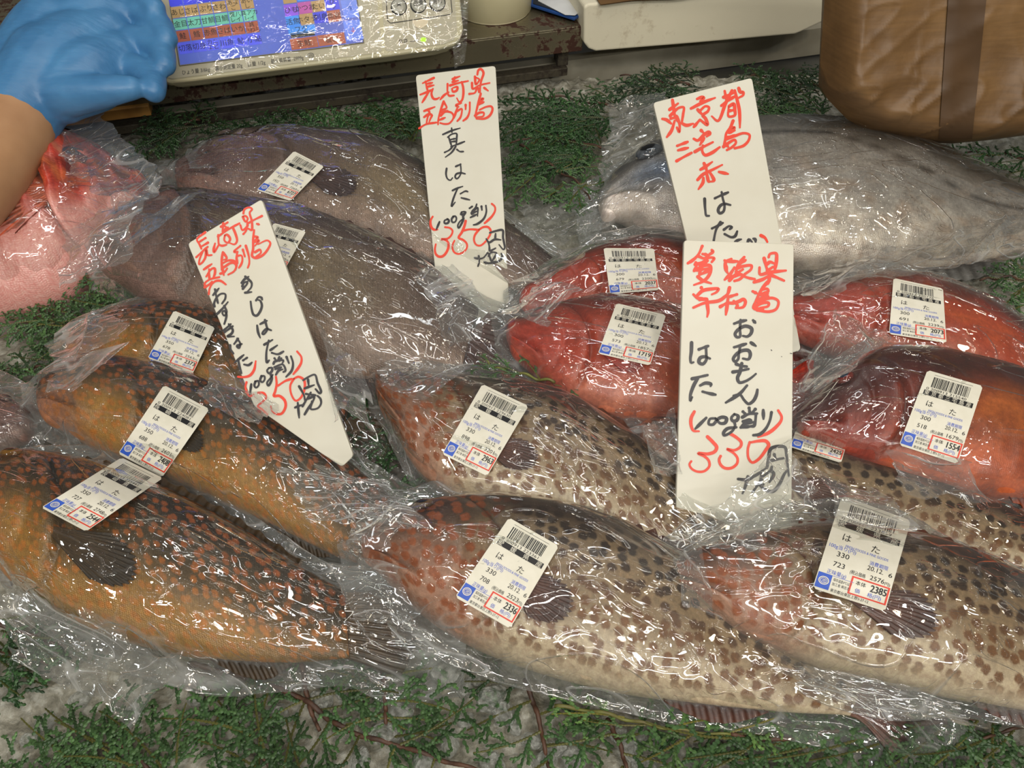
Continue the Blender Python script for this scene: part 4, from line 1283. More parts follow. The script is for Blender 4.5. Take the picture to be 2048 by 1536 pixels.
f10 = fish('red_grouper', 'red', [(1560, 625, 1562, 640), (1615, 588, 1625, 690), (1700, 560, 1710, 725), (1790, 550, 1800, 740), (1880, 570, 1880, 760), (1980, 610, 1970, 780), (2080, 670, 2060, 800), (2180, 740, 2150, 820)],
           (2260, 800), 0.036, 'red grouper in a clear bag with a sticker reading 2073', GR, seed=10,
           flaps=[[(1590, 560, .64), (1690, 530, .66), (1780, 545, .64), (1620, 610, .60)]])
sticker(f10, [(1787, 556), (1886, 577), (1893, 686), (1778, 668)], '2073', '300', '691', '2239', '0 200913 220736', MIYA)
f9 = fish('red_grouper', 'red', [(1012, 668, 1014, 680), (1045, 640, 1060, 740), (1110, 618, 1120, 795), (1200, 602, 1210, 832), (1300, 612, 1300, 845), (1390, 645, 1380, 855), (1480, 695, 1460, 860), (1570, 750, 1550, 855)],
          (1640, 825), 0.042, 'red grouper in a clear bag with a sticker reading 1719', GR, seed=9,
          flaps=[[(1010, 640, .57), (1060, 585, .60), (1160, 600, .58), (1080, 670, .55)]])
sticker(f9, [(1233, 606), (1332, 630), (1300, 731), (1196, 707)], '1719', '300', '573', '1857', '0 200913 217194', MIYA)
f14 = fish('spotted_grouper', 'spotted', [(1278, 868, 1280, 880), (1310, 840, 1320, 930), (1380, 830, 1390, 985), (1480, 845, 1480, 1030), (1590, 880, 1580, 1055), (1700, 915, 1690, 1075), (1810, 945, 1800, 1095),
            (1930, 985, 1910, 1125), (2050, 1030, 2030, 1155), (2160, 1080, 2140, 1180)], (2270, 1180), 0.034,
           'spotted grouper in a clear bag with a sticker reading 2425, mostly hidden', GS, seed=14,
           flaps=[[(1275, 850, .53), (1350, 825, .545), (1370, 960, .50), (1300, 950, .50)]])
sticker(f14, [(1612, 800), (1712, 828), (1682, 926), (1580, 894)], '2425', '330', '735', '2619', '0 200913 224258', EHIME)
f11 = fish('red_grouper', 'darkred', [(1592, 838, 1594, 852), (1625, 800, 1640, 880), (1680, 742, 1700, 915), (1750, 706, 1770, 945), (1830, 702, 1850, 965), (1930, 720, 1940, 985), (2040, 748, 2040, 1000),
            (2150, 800, 2140, 1000), (2250, 860, 2230, 990)], (2340, 940), 0.044, 'dark-headed red grouper in a clear bag with a sticker reading 1554', GR, seed=11,
           deyes=(0.145, 0.66), flaps=[[(1600, 790, .54), (1672, 622, .60), (1775, 690, .57), (1690, 760, .53)], [(1750, 930, .49), (1935, 930, .50), (1990, 1010, .475), (1800, 1000, .475)]])
sticker(f11, [(1855, 740), (1966, 772), (1915, 928), (1798, 890)], '1554', '300', '518', '1679', '0 200913 215540', MIYA)
f12 = fish('spotted_grouper', 'spotted', [(750, 768, 752, 785), (775, 752, 785, 860), (830, 750, 830, 935), (900, 757, 885, 985), (990, 768, 965, 1015), (1090, 780, 1065, 1040), (1190, 822, 1150, 1070), (1290, 890, 1250, 1100),
            (1390, 965, 1350, 1140), (1490, 1040, 1450, 1165)], (1600, 1160), 0.036, 'spotted grouper in a clear bag with a sticker reading 2963', GS, seed=12,
           flaps=[[(745, 760, .55), (800, 728, .57), (960, 745, .565), (840, 800, .54)]])
sticker(f12, [(965, 768), (1057, 812), (974, 952), (884, 908)], '2963', '330', '898', '3201', '0 200913 229630', EHIME)
f4 = fish('orange_spotted_grouper', 'orange', [(132, 690, 135, 705), (180, 655, 170, 725), (260, 622, 250, 745), (350, 608, 340, 765), (440, 625, 420, 800), (530, 670, 505, 840), (620, 730, 585, 890), (700, 800, 665, 935)],
          (800, 940), 0.034, 'orange-spotted grouper in a clear bag, farthest of the three, passing behind the leaning sign', GO, seed=4,
          flaps=[[(108, 700, .58), (190, 640, .60), (280, 660, .58), (160, 740, .555)], [(640, 660, .575), (730, 740, .56), (745, 860, .53), (660, 840, .53)]])
sticker(f4, [(348, 621), (430, 655), (385, 748), (295, 716)], '2373', '350', '678', '2563', '0 200913 223736', NAGA)
f5 = fish('orange_spotted_grouper', 'orange', [(78, 800, 80, 812), (120, 748, 125, 860), (190, 722, 190, 900), (280, 728, 272, 930), (380, 752, 362, 965), (480, 790, 455, 1010), (570, 838, 545, 1050), (660, 895, 625, 1090), (740, 955, 705, 1125),
           (800, 1010, 770, 1138)], (880, 1120), 0.037, 'orange-spotted grouper in a clear bag with a sticker reading 2408', GO, seed=5, tail_w=0.7,
          flaps=[[(75, 790, .53), (130, 715, .56), (240, 690, .565), (150, 790, .53)], [(420, 740, .56), (560, 800, .545), (520, 850, .52), (400, 790, .53)], [(560, 940, .50), (760, 960, .50), (850, 1060, .475), (640, 1060, .47)]])
sticker(f5, [(328, 770), (419, 818), (324, 955), (236, 907)], '2408', '350', '688', '2601', '0 200913 224081', NAGA)
f7 = fish('grey_fish', 'grey', [(62, 846, 61, 856), (32, 802, 24, 892), (-40, 772, -48, 912), (-140, 762, -140, 930), (-240, 790, -240, 910)], (-330, 850), 0.030,
          'grey scaly fish in a clear bag at the left edge of the ice', seed=7, margin=0.02)
f6 = fish('orange_spotted_grouper', 'orange', [(-60, 1000, -58, 1015), (-30, 950, -20, 1080), (30, 915, 10, 1150), (110, 912, 80, 1205), (200, 932, 170, 1255), (300, 965, 280, 1290), (400, 1012, 390, 1314), (500, 1068, 500, 1324),
           (600, 1130, 600, 1324), (690, 1185, 700, 1316)], (845, 1258), 0.040, 'orange-spotted grouper in a clear bag with a sticker reading 2544', GO, seed=6, tail_w=0.35, pect=(0.265, -0.18, 0.24, -0.16),
          flaps=[[(-10, 1180, .47), (270, 1255, .46), (215, 1395, .445), (40, 1330, .45)], [(262, 1285, .458), (372, 1310, .455), (262, 1465, .43), (205, 1400, .438)], [(640, 1120, .485), (800, 1130, .485), (850, 1270, .455), (700, 1250, .46)]])
sticker(f6, [(243, 915), (326, 956), (172, 1063), (82, 1015)], '2544', '350', '727', '2748', '0 200913 225441', NAGA)
f13 = fish('spotted_grouper', 'spotted', [(722, 1092, 724, 1100), (745, 1055, 752, 1140), (800, 1022, 810, 1200), (880, 1002, 880, 1255), (980, 992, 960, 1300), (1090, 1003, 1050, 1335), (1200, 1030, 1140, 1362), (1310, 1080, 1240, 1385),
            (1420, 1140, 1350, 1402), (1530, 1215, 1470, 1415), (1640, 1295, 1590, 1425), (1730, 1350, 1700, 1430)], (1850, 1428), 0.038,
           'spotted grouper in a clear bag with a sticker reading 2336', GS, seed=13, pect=(0.27, -0.22, 0.17, -0.18),
           flaps=[[(690, 1085, .485), (730, 1025, .50), (850, 1020, .495), (770, 1120, .475)], [(780, 1230, .455), (860, 1270, .45), (880, 1330, .44), (800, 1300, .445)]])
sticker(f13, [(1018, 1035), (1118, 1092), (1020, 1257), (910, 1194)], '2336', '330', '708', '2523', '0 200913 223361', EHIME)
f15 = fish('spotted_grouper', 'spotted', [(1335, 1150, 1338, 1165), (1370, 1110, 1390, 1205), (1440, 1078, 1470, 1262), (1530, 1060, 1560, 1300), (1640, 1048, 1660, 1340), (1750, 1058, 1770, 1365), (1860, 1080, 1870, 1388), (1970, 1120, 1970, 1408),
            (2080, 1170, 2070, 1425), (2190, 1240, 2170, 1440), (2280, 1310, 2260, 1440)], (2380, 1420), 0.046, 'spotted grouper in a clear bag with a sticker reading 2385', GS, seed=15, pect=(0.345, -0.18, 0.20, -0.16),
           flaps=[[(1375, 1060, .485), (1550, 885, .525), (1640, 990, .515), (1480, 1110, .475)], [(1640, 960, .52), (1760, 985, .51), (1850, 1075, .485), (1660, 1070, .485)], [(1500, 1320, .44), (1830, 1375, .435), (1965, 1455, .425), (1700, 1420, .43)],
                  [(1340, 1130, .465), (1400, 1080, .48), (1420, 1230, .455), (1345, 1210, .455)]])
sticker(f15, [(1684, 991), (1822, 1041), (1770, 1223), (1625, 1176)], '2385', '330', '723', '2576', '0 200913 223859', EHIME)
for f in FISH:
    rebase(f.root, f.base)
# ------------------------------------------------------------------ hand-lettered signs
# strokes: one marker stroke per ';' - x,y pairs in the frame of a close look: (x0, y0, units per pixel)
def strokes(txt):
    return [np.array(list(map(float, s.replace(',', ' ').split()))).reshape(-1, 2) for s in txt.strip().split(';') if s.strip()]

def sign(label, corners, depth, lean, inks, tip=None, th=0.004):
    """corners: outline in picture units; depth along the view at the first corner; lean tips the top away"""
    ol = np.array(corners, float)
    n = nrm(-FW * math.cos(lean) + UPV * math.sin(lean))
    c = PD(ol[:, 0].mean(), ol[:, 1].mean(), depth)
    P = lambda x, y, l=0.0: UP(np.asarray(x, float), np.asarray(y, float), c, n) + n * l
    pts = []
    m = len(ol)
    for i in range(m):            # small rounded corners
        a, b, d = ol[i - 1], ol[i], ol[(i + 1) % m]
        r = 7.0
        p1 = b + nrm(a - b) * r; p2 = b + nrm(d - b) * r
        for t in (0, .33, .67, 1):
            pts.append((1 - t) ** 2 * p1 + 2 * t * (1 - t) * b + t * t * p2)
    pts = np.array(pts)
    f = P(pts[:, 0], pts[:, 1])
    root = empty('price_sign')
    o = MB().prism(f, f - n * th).build('board', M['board'], root)
    bevel(o, 0.0006, 2)
    lift = 0.00025
    for name, m_, groups in inks:
        mb = MB()
        for (x0, y0, sc, wdt, txt) in groups:
            for st in strokes(txt):
                p = st * sc + np.array([x0, y0])
                ln = np.linalg.norm(np.diff(p, axis=0), axis=1).sum()
                k = max(8, int(ln / 2.0))
                q = resample(p, k)
                tt = np.linspace(0, 1, k)
                hw = wdt * sc * 0.5 * (0.92 + 0.16 * np.sin(tt * 5 + p[0, 0])) * (1 - 0.25 * sstep(0.75, 1.0, tt))
                tg = nrm(np.gradient(q, axis=0)); nn = np.stack([-tg[:, 1], tg[:, 0]], 1)
                lft, rgt = q + nn * hw[:, None], q - nn * hw[:, None]
                e0 = [q[0] + hw[0] * (nn[0] * math.cos(a) - tg[0] * math.sin(a)) for a in np.linspace(0, math.pi, 7)[1:-1]]
                e1 = [q[-1] + hw[-1] * (nn[-1] * math.cos(a) + tg[-1] * math.sin(a)) for a in np.linspace(0, math.pi, 7)[1:-1]]
                lift += 0.0000025
                w3 = lambda a: P(np.array(a)[:, 0], np.array(a)[:, 1], lift)
                v = np.vstack([w3(lft), w3(rgt)])
                mb.add(v, [(i, i + 1, k + i + 1, k + i) for i in range(k - 1)])
                mb.add(w3([lft[0]] + e0 + [rgt[0]]), [tuple(range(7))])
                mb.add(w3([lft[-1]] + e1 + [rgt[-1]]), [tuple(range(7))])
        o = mb.build('lettering', m_, root)
        o['label'] = name
    tag(root, label, 'sign', 'hand-lettered price signs')
    b = f[np.argmin(f[:, 2])]
    rebase(root, b)
    return root

A, B, C = (360, 390, .09766), (400, 520, .09766), (440, 640, .13672)
R_, K_ = 'red brush lettering', 'black brush lettering'
sign('leaning pointed white sign in front of the orange-spotted groupers', [(375, 487), (523, 398), (707, 912), (684, 934), (640, 905), (508, 812)], 0.545, -0.06, [
 (R_, M['marker_red'], [(*A, 50, '''520,765 350,910 400,1010 440,1100; 525,880 400,960; 575,975 440,1055; 335,1275 480,1140 570,1060; 470,1150 400,1330 395,1420 450,1390 520,1280 540,1120 570,1230 650,1230;
  785,820 790,960 800,1010 860,1040 950,1020; 800,1015 700,1170 690,1130 720,990; 840,650 980,560; 890,580 870,745; 920,640 990,690; 870,745 990,660; 780,850 1000,700 1220,580; 920,830 910,930 980,980 1030,900 960,810 920,830; 1080,660 1140,800 1170,940 1120,1010 1010,980;
  1300,380 1320,300 1420,255 1480,290 1430,360 1470,520 1480,640 1470,720 1400,690; 1290,450 1320,520 1350,550 1390,480 1340,430 1300,440; 1680,430 1500,520 1380,590; 1240,620 1280,720 1380,640 1380,560; 1300,800 1350,740 1370,650; 1575,590 1625,605;
  880,1170 860,1300 850,1536; 890,1180 960,1300 900,1330; 870,1400 1000,1340 1120,1360 1160,1440 1140,1536; 1240,1040 1110,1160 1180,1170; 1180,1160 1160,1280 1180,1400; 1170,1250 1260,1240 1280,1340 1250,1430 1210,1490; 1290,1120 1330,1260; 1350,1040 1410,1250 1420,1400 1390,1490;
  1520,720 1500,900 1500,1100 1480,1250 1550,1290 1700,1230 1830,1060 1850,980 1790,930 1600,1010; 1530,850 1600,870 1540,920; 1530,960 1620,930 1540,1040; 1540,1170 1640,1120 1660,1180 1560,1260'''),
  (*B, 50, '''80,195 245,80; 190,190 190,300 195,400; 130,340 230,190 300,170 310,260 270,380; 110,540 100,480 200,400 400,350; 450,0 460,150 490,310; 490,150 640,60 720,80 740,140 700,230 580,300; 420,280 500,250 560,170; 185,700 195,600 250,490 330,430 430,430 530,500; 100,560 190,500 250,440'''),
  (*C, 38, '''265,830 350,835 440,810 500,730 525,600; 390,910 375,980 400,1060 440,1110 490,1090; 1130,460 1190,540 1190,620 1140,710 1075,790; 565,1065 640,1070 675,1130 620,1200 555,1260 620,1310 690,1380; 820,830 830,930 810,1040 790,1110 870,1110 950,1180 960,1270 900,1370 820,1370 760,1320 745,1260; 850,960 960,890 1050,860;
  1080,860 1030,960 1050,1100 1110,1180 1180,1140 1240,1000 1230,880 1150,830 1080,860''')]),
 (K_, M['marker_black'], [(*B, 50, '''850,470 920,390 1000,340; 930,340 1000,400 1060,470 1050,560 980,640; 870,540 900,470 980,440; 880,590 960,500 975,460; 925,670 1060,655; 1040,850 1060,1000 1100,1120 1160,1140 1230,1060 1270,930 1230,830 1150,810; 1150,830 1200,760 1260,770 1275,810;
  270,720 330,650 390,580; 310,600 340,760 370,880; 300,950 290,900 350,760 440,690 520,700 520,790 455,890; 350,1110 460,1000 575,860; 500,940 550,1070 500,1140 460,1080 500,1040 545,1110 530,1220 500,1310'''),
  (*C, 36, '''60,150 160,60; 70,180 190,90; 130,60 190,150 170,200 110,240 210,240; 545,80 560,180 590,260; 590,60 690,10; 660,0 690,110 700,130 640,210 620,200 680,130 750,150; 150,370 160,430 200,490; 210,350 270,270; 255,270 300,350 280,410 250,380 320,350;
  650,360 770,290; 715,300 680,480 690,620 720,590; 740,440 840,370; 760,480 850,500 930,460; 220,620 350,510; 270,580 290,690 320,780; 340,590 400,550; 355,650 420,660 470,620; 460,940 440,1090; 520,900 505,960 530,990 570,950 560,890 520,900; 610,820 590,880 620,910 655,870 650,820 610,820;
  720,700 690,740 720,780 765,740 760,700 720,700; 740,780 760,860 710,960 690,920 740,850 775,800; 870,540 850,600; 800,560 830,600; 900,560 870,600; 785,640 800,610 930,590 910,640; 800,690 920,650 960,740 930,760; 810,720 900,690; 820,800 860,740 920,720; 975,540 1010,630; 1040,530 1070,630 1050,740 970,830;
  1220,880 1300,830 1390,800 1430,920 1480,1050 1460,1070 1400,1010; 1290,870 1300,960; 1240,1000 1380,950; 1160,970 1230,1100 1250,1200; 1100,1280 1200,1240; 1140,1210 1160,1430; 1210,1260 1330,1060; 1260,1080 1400,1100; 1290,1150 1380,1120 1350,1220; 1240,1380 1300,1280 1370,1170; 1350,1190 1330,1300 1430,1290 1480,1220 1470,1150 1430,1110''')])])

A, B, C = (820, 130, .09766), (840, 250, .11722), (840, 400, .08789)
sign('upright white sign between the two brown groupers, in front of the scale', [(831, 150), (991, 131), (1019, 612), (960, 640), (876, 600)], 0.70, 0.16, [
 (R_, M['marker_red'], [(*A, 48, '''490,265 260,375; 320,340 340,440 360,520; 340,390 460,365; 350,450 490,415; 210,610 340,560 470,500; 400,530 250,770; 470,490 440,590 480,690 540,700 600,670; 770,390 770,560 800,630 900,625; 790,560 700,620 620,710; 870,290 1020,235; 920,250 880,340; 870,350 990,320; 820,420 1000,370 1190,330;
  860,490 880,550 960,520 970,450 880,470; 1060,350 1090,470 1090,620 1060,730 1010,760 960,680; 1380,200 1400,110 1450,85 1505,160 1460,320 1440,430 1440,600; 1330,240 1350,400 1420,300 1360,260; 1270,370 1285,490 1420,420 1630,370; 1215,595 1330,570 1370,460; 1520,470 1600,530; 1400,480 1410,560;
  290,945 510,860; 370,920 400,980 360,1080 340,1190; 290,1070 380,1010 450,1030 420,1100 390,1180; 190,1300 320,1220 540,1180; 690,750 630,920 580,1120 575,1220; 700,770 750,880 640,930; 640,970 770,940; 630,1040 720,960 850,980 890,1040 880,1110 800,1200 700,1210 620,1190; 600,1130 720,1080;
  1050,780 940,830 1000,860; 980,850 940,970 900,1090; 960,950 1060,900 1060,980 1030,1080 970,1150; 1140,820 1140,910; 1225,770 1220,950 1170,1080 1090,1145; 1450,590 1410,740 1370,900 1340,1060 1370,1100; 1440,700 1500,690 1430,770; 1420,810 1510,760; 1430,920 1560,860 1660,850 1690,900 1640,1030 1530,1100 1360,1105; 1330,1040 1420,980 1510,980 1500,1050 1370,1070'''),
  (*C, 56, '''290,380 250,450 240,540 270,640 330,680 400,675; 1635,90 1700,150 1710,240 1640,370 1540,470 1470,530; 570,620 680,640 740,700 720,790 630,880 480,895 600,920 650,1010 620,1160 520,1280 430,1290 360,1230 340,1120 360,1010; 1040,480 1010,600 950,740 880,860 980,910 1060,990 1070,1080 1000,1180 870,1230 780,1190 740,1100 750,1000 785,930; 980,700 1130,670 1340,680;
  1340,680 1250,800 1230,920 1280,1020 1370,1040 1480,960 1590,800 1610,700 1550,620 1440,620 1340,680''')]),
 (K_, M['marker_black'], [(*B, 33, '''390,165 540,100 685,55; 540,55 545,130; 475,210 540,160 625,150 625,240 620,330; 490,210 520,300 540,360; 530,250 600,235; 530,290 610,280; 530,370 620,340 760,285; 420,470 500,430 560,370; 610,370 540,470 435,550; 630,420 680,455 740,455;
  455,745 445,840 470,920 520,945 555,905; 610,710 700,670; 690,670 700,770 690,850 630,920 600,890 620,840 700,820 770,835; 555,1120 640,1080 730,1050; 650,1070 600,1180 560,1290 540,1390 600,1320; 690,1175 780,1130 815,1140; 705,1245 850,1280'''),
  (*C, 50, '''445,500 370,680; 640,440 560,470 560,530 630,530 660,470 620,430; 760,380 720,440 740,510 800,500 830,420 800,370 760,380; 950,280 930,330 1010,320 1040,280 980,270 950,280; 1030,300 980,380 990,430 930,570 880,640 860,590 910,490 980,430; 1130,190 1190,150; 1290,100 1260,190 1180,260; 1170,300 1230,240 1310,180 1310,370; 1180,320 1290,260; 1150,400 1290,330;
  1400,150 1410,230; 1500,130 1510,270 1450,430 1300,550 1220,570; 1590,750 1720,710 1880,690 1890,850 1920,1010 1930,1090 1900,1130 1800,1020; 1720,770 1710,890; 1510,890 1570,970 1700,900 1840,910; 1560,960 1580,1080 1580,1160; 1250,1320 1330,1340 1440,1320 1540,1200; 1335,1280 1350,1400 1320,1510; 1610,1160 1720,1100; 1560,1280 1620,1200 1740,1210 1700,1300 1650,1380; 1560,1220 1620,1390; 1470,1420 1560,1440 1720,1400; 1500,1450 1700,1430 1830,1370 1870,1290 1850,1220''')])])

A, B = (1310, 170, .1123), (1340, 320, .11719)
sign('tilted white sign standing behind another sign, beside the large silver fish', [(1306, 205), (1504, 155), (1602, 700), (1500, 730), (1425, 690)], 0.645, 0.12, [
 (R_, M['marker_red'], [(*A, 58, '''310,270 330,400 350,540 400,650; 260,440 330,390 410,330; 270,550 340,480 420,410 510,400 500,520 480,650; 280,600 400,570; 380,560 420,640 440,740 430,840 390,760; 350,640 290,820 210,930; 130,605 200,620 290,690; 470,680 560,720 680,690; 750,250 830,220 870,230 800,290; 640,420 860,310 1070,230; 760,440 850,540; 790,470 900,380 960,400 940,470 850,540 900,600 930,710 800,620; 790,630 690,750;
  1240,110 1270,260; 1220,220 1400,140; 1180,370 1280,290 1430,200; 1370,100 1260,320 1120,640 1010,560; 1320,380 1400,340 1420,440 1420,540 1310,560 1310,400; 1330,460 1410,450; 1420,100 1460,260 1500,450 1510,620 1510,760; 1490,60 1520,130 1570,130 1570,180 1490,230; 395,1085 580,1015; 410,1165 590,1120; 385,1355 500,1290 650,1210; 820,810 860,850; 690,960 760,990 870,890 960,840 980,870 920,920; 870,950 800,1070; 710,1190 850,1110 1030,1020; 850,1080 840,1180 890,1250 1010,1210 1150,1110;
  1390,640 1340,760 1270,860 1250,980 1220,1110; 1340,760 1420,760 1330,840; 1320,850 1420,810; 1290,930 1440,900; 1280,960 1420,910 1580,860 1680,890 1670,980 1580,1080 1420,1130; 1220,1100 1300,1040 1420,980 1440,1030 1370,1110 1280,1160; 1240,1030 1300,1100'''),
  (*B, 55, '''520,165 600,120 720,35; 580,60 620,160 620,210; 470,340 560,250 700,180 890,85; 620,200 640,300 660,370 690,370; 670,200 720,280 750,350 710,370; 570,310 560,390 485,500; 835,205 990,240; 1550,1290 1620,1330 1660,1400''')]),
 (K_, M['marker_black'], [(*B, 50, '''590,665 600,840 620,950 665,955; 765,655 860,610 990,555; 880,550 900,660 930,780 910,880 850,910 820,860 860,780 930,750 1030,770; 715,1170 820,1120 900,1075; 860,1065 790,1180 750,1350 740,1420; 920,1190 1010,1130 1055,1150 1020,1180; 930,1265 1050,1320 1110,1300 1145,1220;
  1110,1400 1160,1370 1215,1355; 1325,1400 1345,1360 1400,1400; 1420,1345 1450,1350 1460,1400''')])])

A, B, C = (1350, 480, .12237), (1350, 640, .12237), (1350, 800, .12237)
sign('nearest and largest white sign, stuck in among the spotted groupers', [(1368, 480), (1588, 488), (1583, 1070), (1520, 1190), (1440, 1240), (1349, 1120)], 0.526, -0.03, [
 (R_, M['marker_red'], [(*A, 56, '''445,100 380,240 290,330 210,380; 450,230 520,240; 390,270 480,300 560,240 620,190 600,165; 340,370 350,430 310,500; 330,400 440,370 560,290 640,300 600,360; 310,505 400,460 540,340; 400,400 420,440; 360,500 440,430 570,420 580,500 540,600 450,680 310,735; 420,460 390,590; 400,570 550,500; 370,600 450,660 590,710; 440,480 560,470;
  920,310 830,360 830,480 860,540; 810,335 860,350 1020,350; 830,420 850,500; 970,450 900,560 810,650; 1130,280 1050,380 1000,470; 1060,390 1150,330; 1000,470 1110,430 1250,420 1240,480 1140,560 1060,640 970,670; 890,660 980,570 1110,480; 1000,520 1100,580 1200,620 1300,640; 940,600 1090,560;
  1530,280 1550,230 1650,220 1660,300 1640,440 1630,490; 1455,300 1480,400 1510,500; 1500,400 1550,360 1630,390; 1510,500 1600,440; 1380,450 1390,560 1540,530 1810,500; 1290,690 1440,640 1550,570; 1560,570 1680,620 1780,665; 1540,560 1540,640 1520,720;
  430,780 450,810; 370,900 450,830 600,800 710,800 680,850 600,890; 300,890 370,950 480,960; 400,980 520,960; 300,1105 480,1030 720,990 860,900; 520,970 530,1080 540,1180 525,1255; 890,780 860,880 770,950; 1010,890 880,930; 740,1090 860,1020; 870,920 850,1080 830,1220; 960,1000 1020,1070 1000,1110; 880,1030 960,1030 1050,1000 1120,970 1150,1010 1120,1090 1060,1110 990,1110;
  1510,690 1440,770 1380,870 1320,1000 1280,1110 1350,1150; 1270,840 1330,870; 1420,810 1510,800 1520,840 1400,890; 1390,900 1520,880; 1370,960 1520,920; 1360,1010 1500,960 1600,950 1680,990 1690,1040 1650,1130 1540,1170 1340,1150; 1300,1090 1420,1030 1530,1030 1520,1080 1390,1110; 1300,1120 1440,1130'''),
  (*C, 54, '''315,190 265,290 260,400 300,500 390,510; 1685,170 1740,270 1730,340 1640,450 1520,540 1360,600; 530,600 620,690 680,770 650,840 540,880 380,870 480,920 550,990 560,1080 480,1160 370,1170 270,1120 235,1050 265,1000; 900,550 1000,610 1080,690 1070,760 970,820 850,800 960,870 1020,950 1010,1040 920,1110 810,1110 740,1050 720,970 745,915; 1220,690 1190,800 1200,950 1260,1020 1360,970 1480,820 1530,730 1480,670 1360,670 1250,690''')]),
 (K_, M['marker_black'], [(*B, 55, '''965,60 1050,30 1160,5; 1070,0 1060,150 1060,270 1010,280 980,230 1040,150 1150,100 1250,140 1240,220 1180,270 1110,260; 1275,5 1310,45; 965,445 1060,420 1160,390; 1070,410 1040,560 1030,640 980,680 950,640 1000,560 1100,500 1200,500 1230,560 1200,640 1110,630; 1240,370 1320,425; 1000,720 1080,750 1170,760; 945,850 1060,830 1200,800; 1090,710 1060,850 1020,950 1050,1020 1150,1000 1250,940 1320,880;
  1175,1070 1060,1200 830,1350; 960,1240 1060,1220 1130,1310 1200,1370 1280,1320 1330,1220 1345,1140; 270,370 265,520 250,640 265,700 300,690; 390,480 470,450 540,425; 505,430 510,560 510,650 450,720 390,690 410,620 480,600 570,630; 280,960 400,930 530,900; 370,950 300,1080 250,1230 250,1320 280,1260; 410,1070 500,1030 590,1050 580,1080; 450,1170 560,1200 660,1220'''),
  (*B, 14, '1570,488 1580,500; 1738,596 1742,600; 1880,545 1910,550'),
  (*C, 54, '''510,290 420,380 330,470; 660,300 570,310 550,390 620,400 700,310 770,280 840,300 820,370 740,380 660,300; 970,230 920,290 940,340 1010,330 1030,260 970,230; 960,340 980,420 920,520 800,575 790,540 850,470 1000,445; 1210,130 1220,200; 1110,190 1150,230; 1310,150 1260,210; 1100,280 1200,230 1340,220; 1110,350 1200,320 1240,330; 1320,240 1310,350 1290,420 1230,430; 1070,450 1130,390 1290,360; 1070,450 1230,430; 1440,165 1445,310; 1575,200 1550,330 1480,470 1380,560 1280,575;
  1500,1100 1530,930 1570,790 1790,770 1820,900 1840,1100 1860,1240; 1620,890 1640,970; 1560,990 1770,950; 1030,1290 1170,1300 1300,1240 1490,1110; 1190,1250 1150,1400 1100,1530; 1580,1090 1560,1160; 1420,1160 1400,1350 1440,1380; 1430,1250 1570,1160 1610,1210 1540,1340; 1270,1500 1360,1370 1420,1300; 1390,1400 1500,1480 1600,1490 1700,1380 1790,1200 1850,1130''')])])
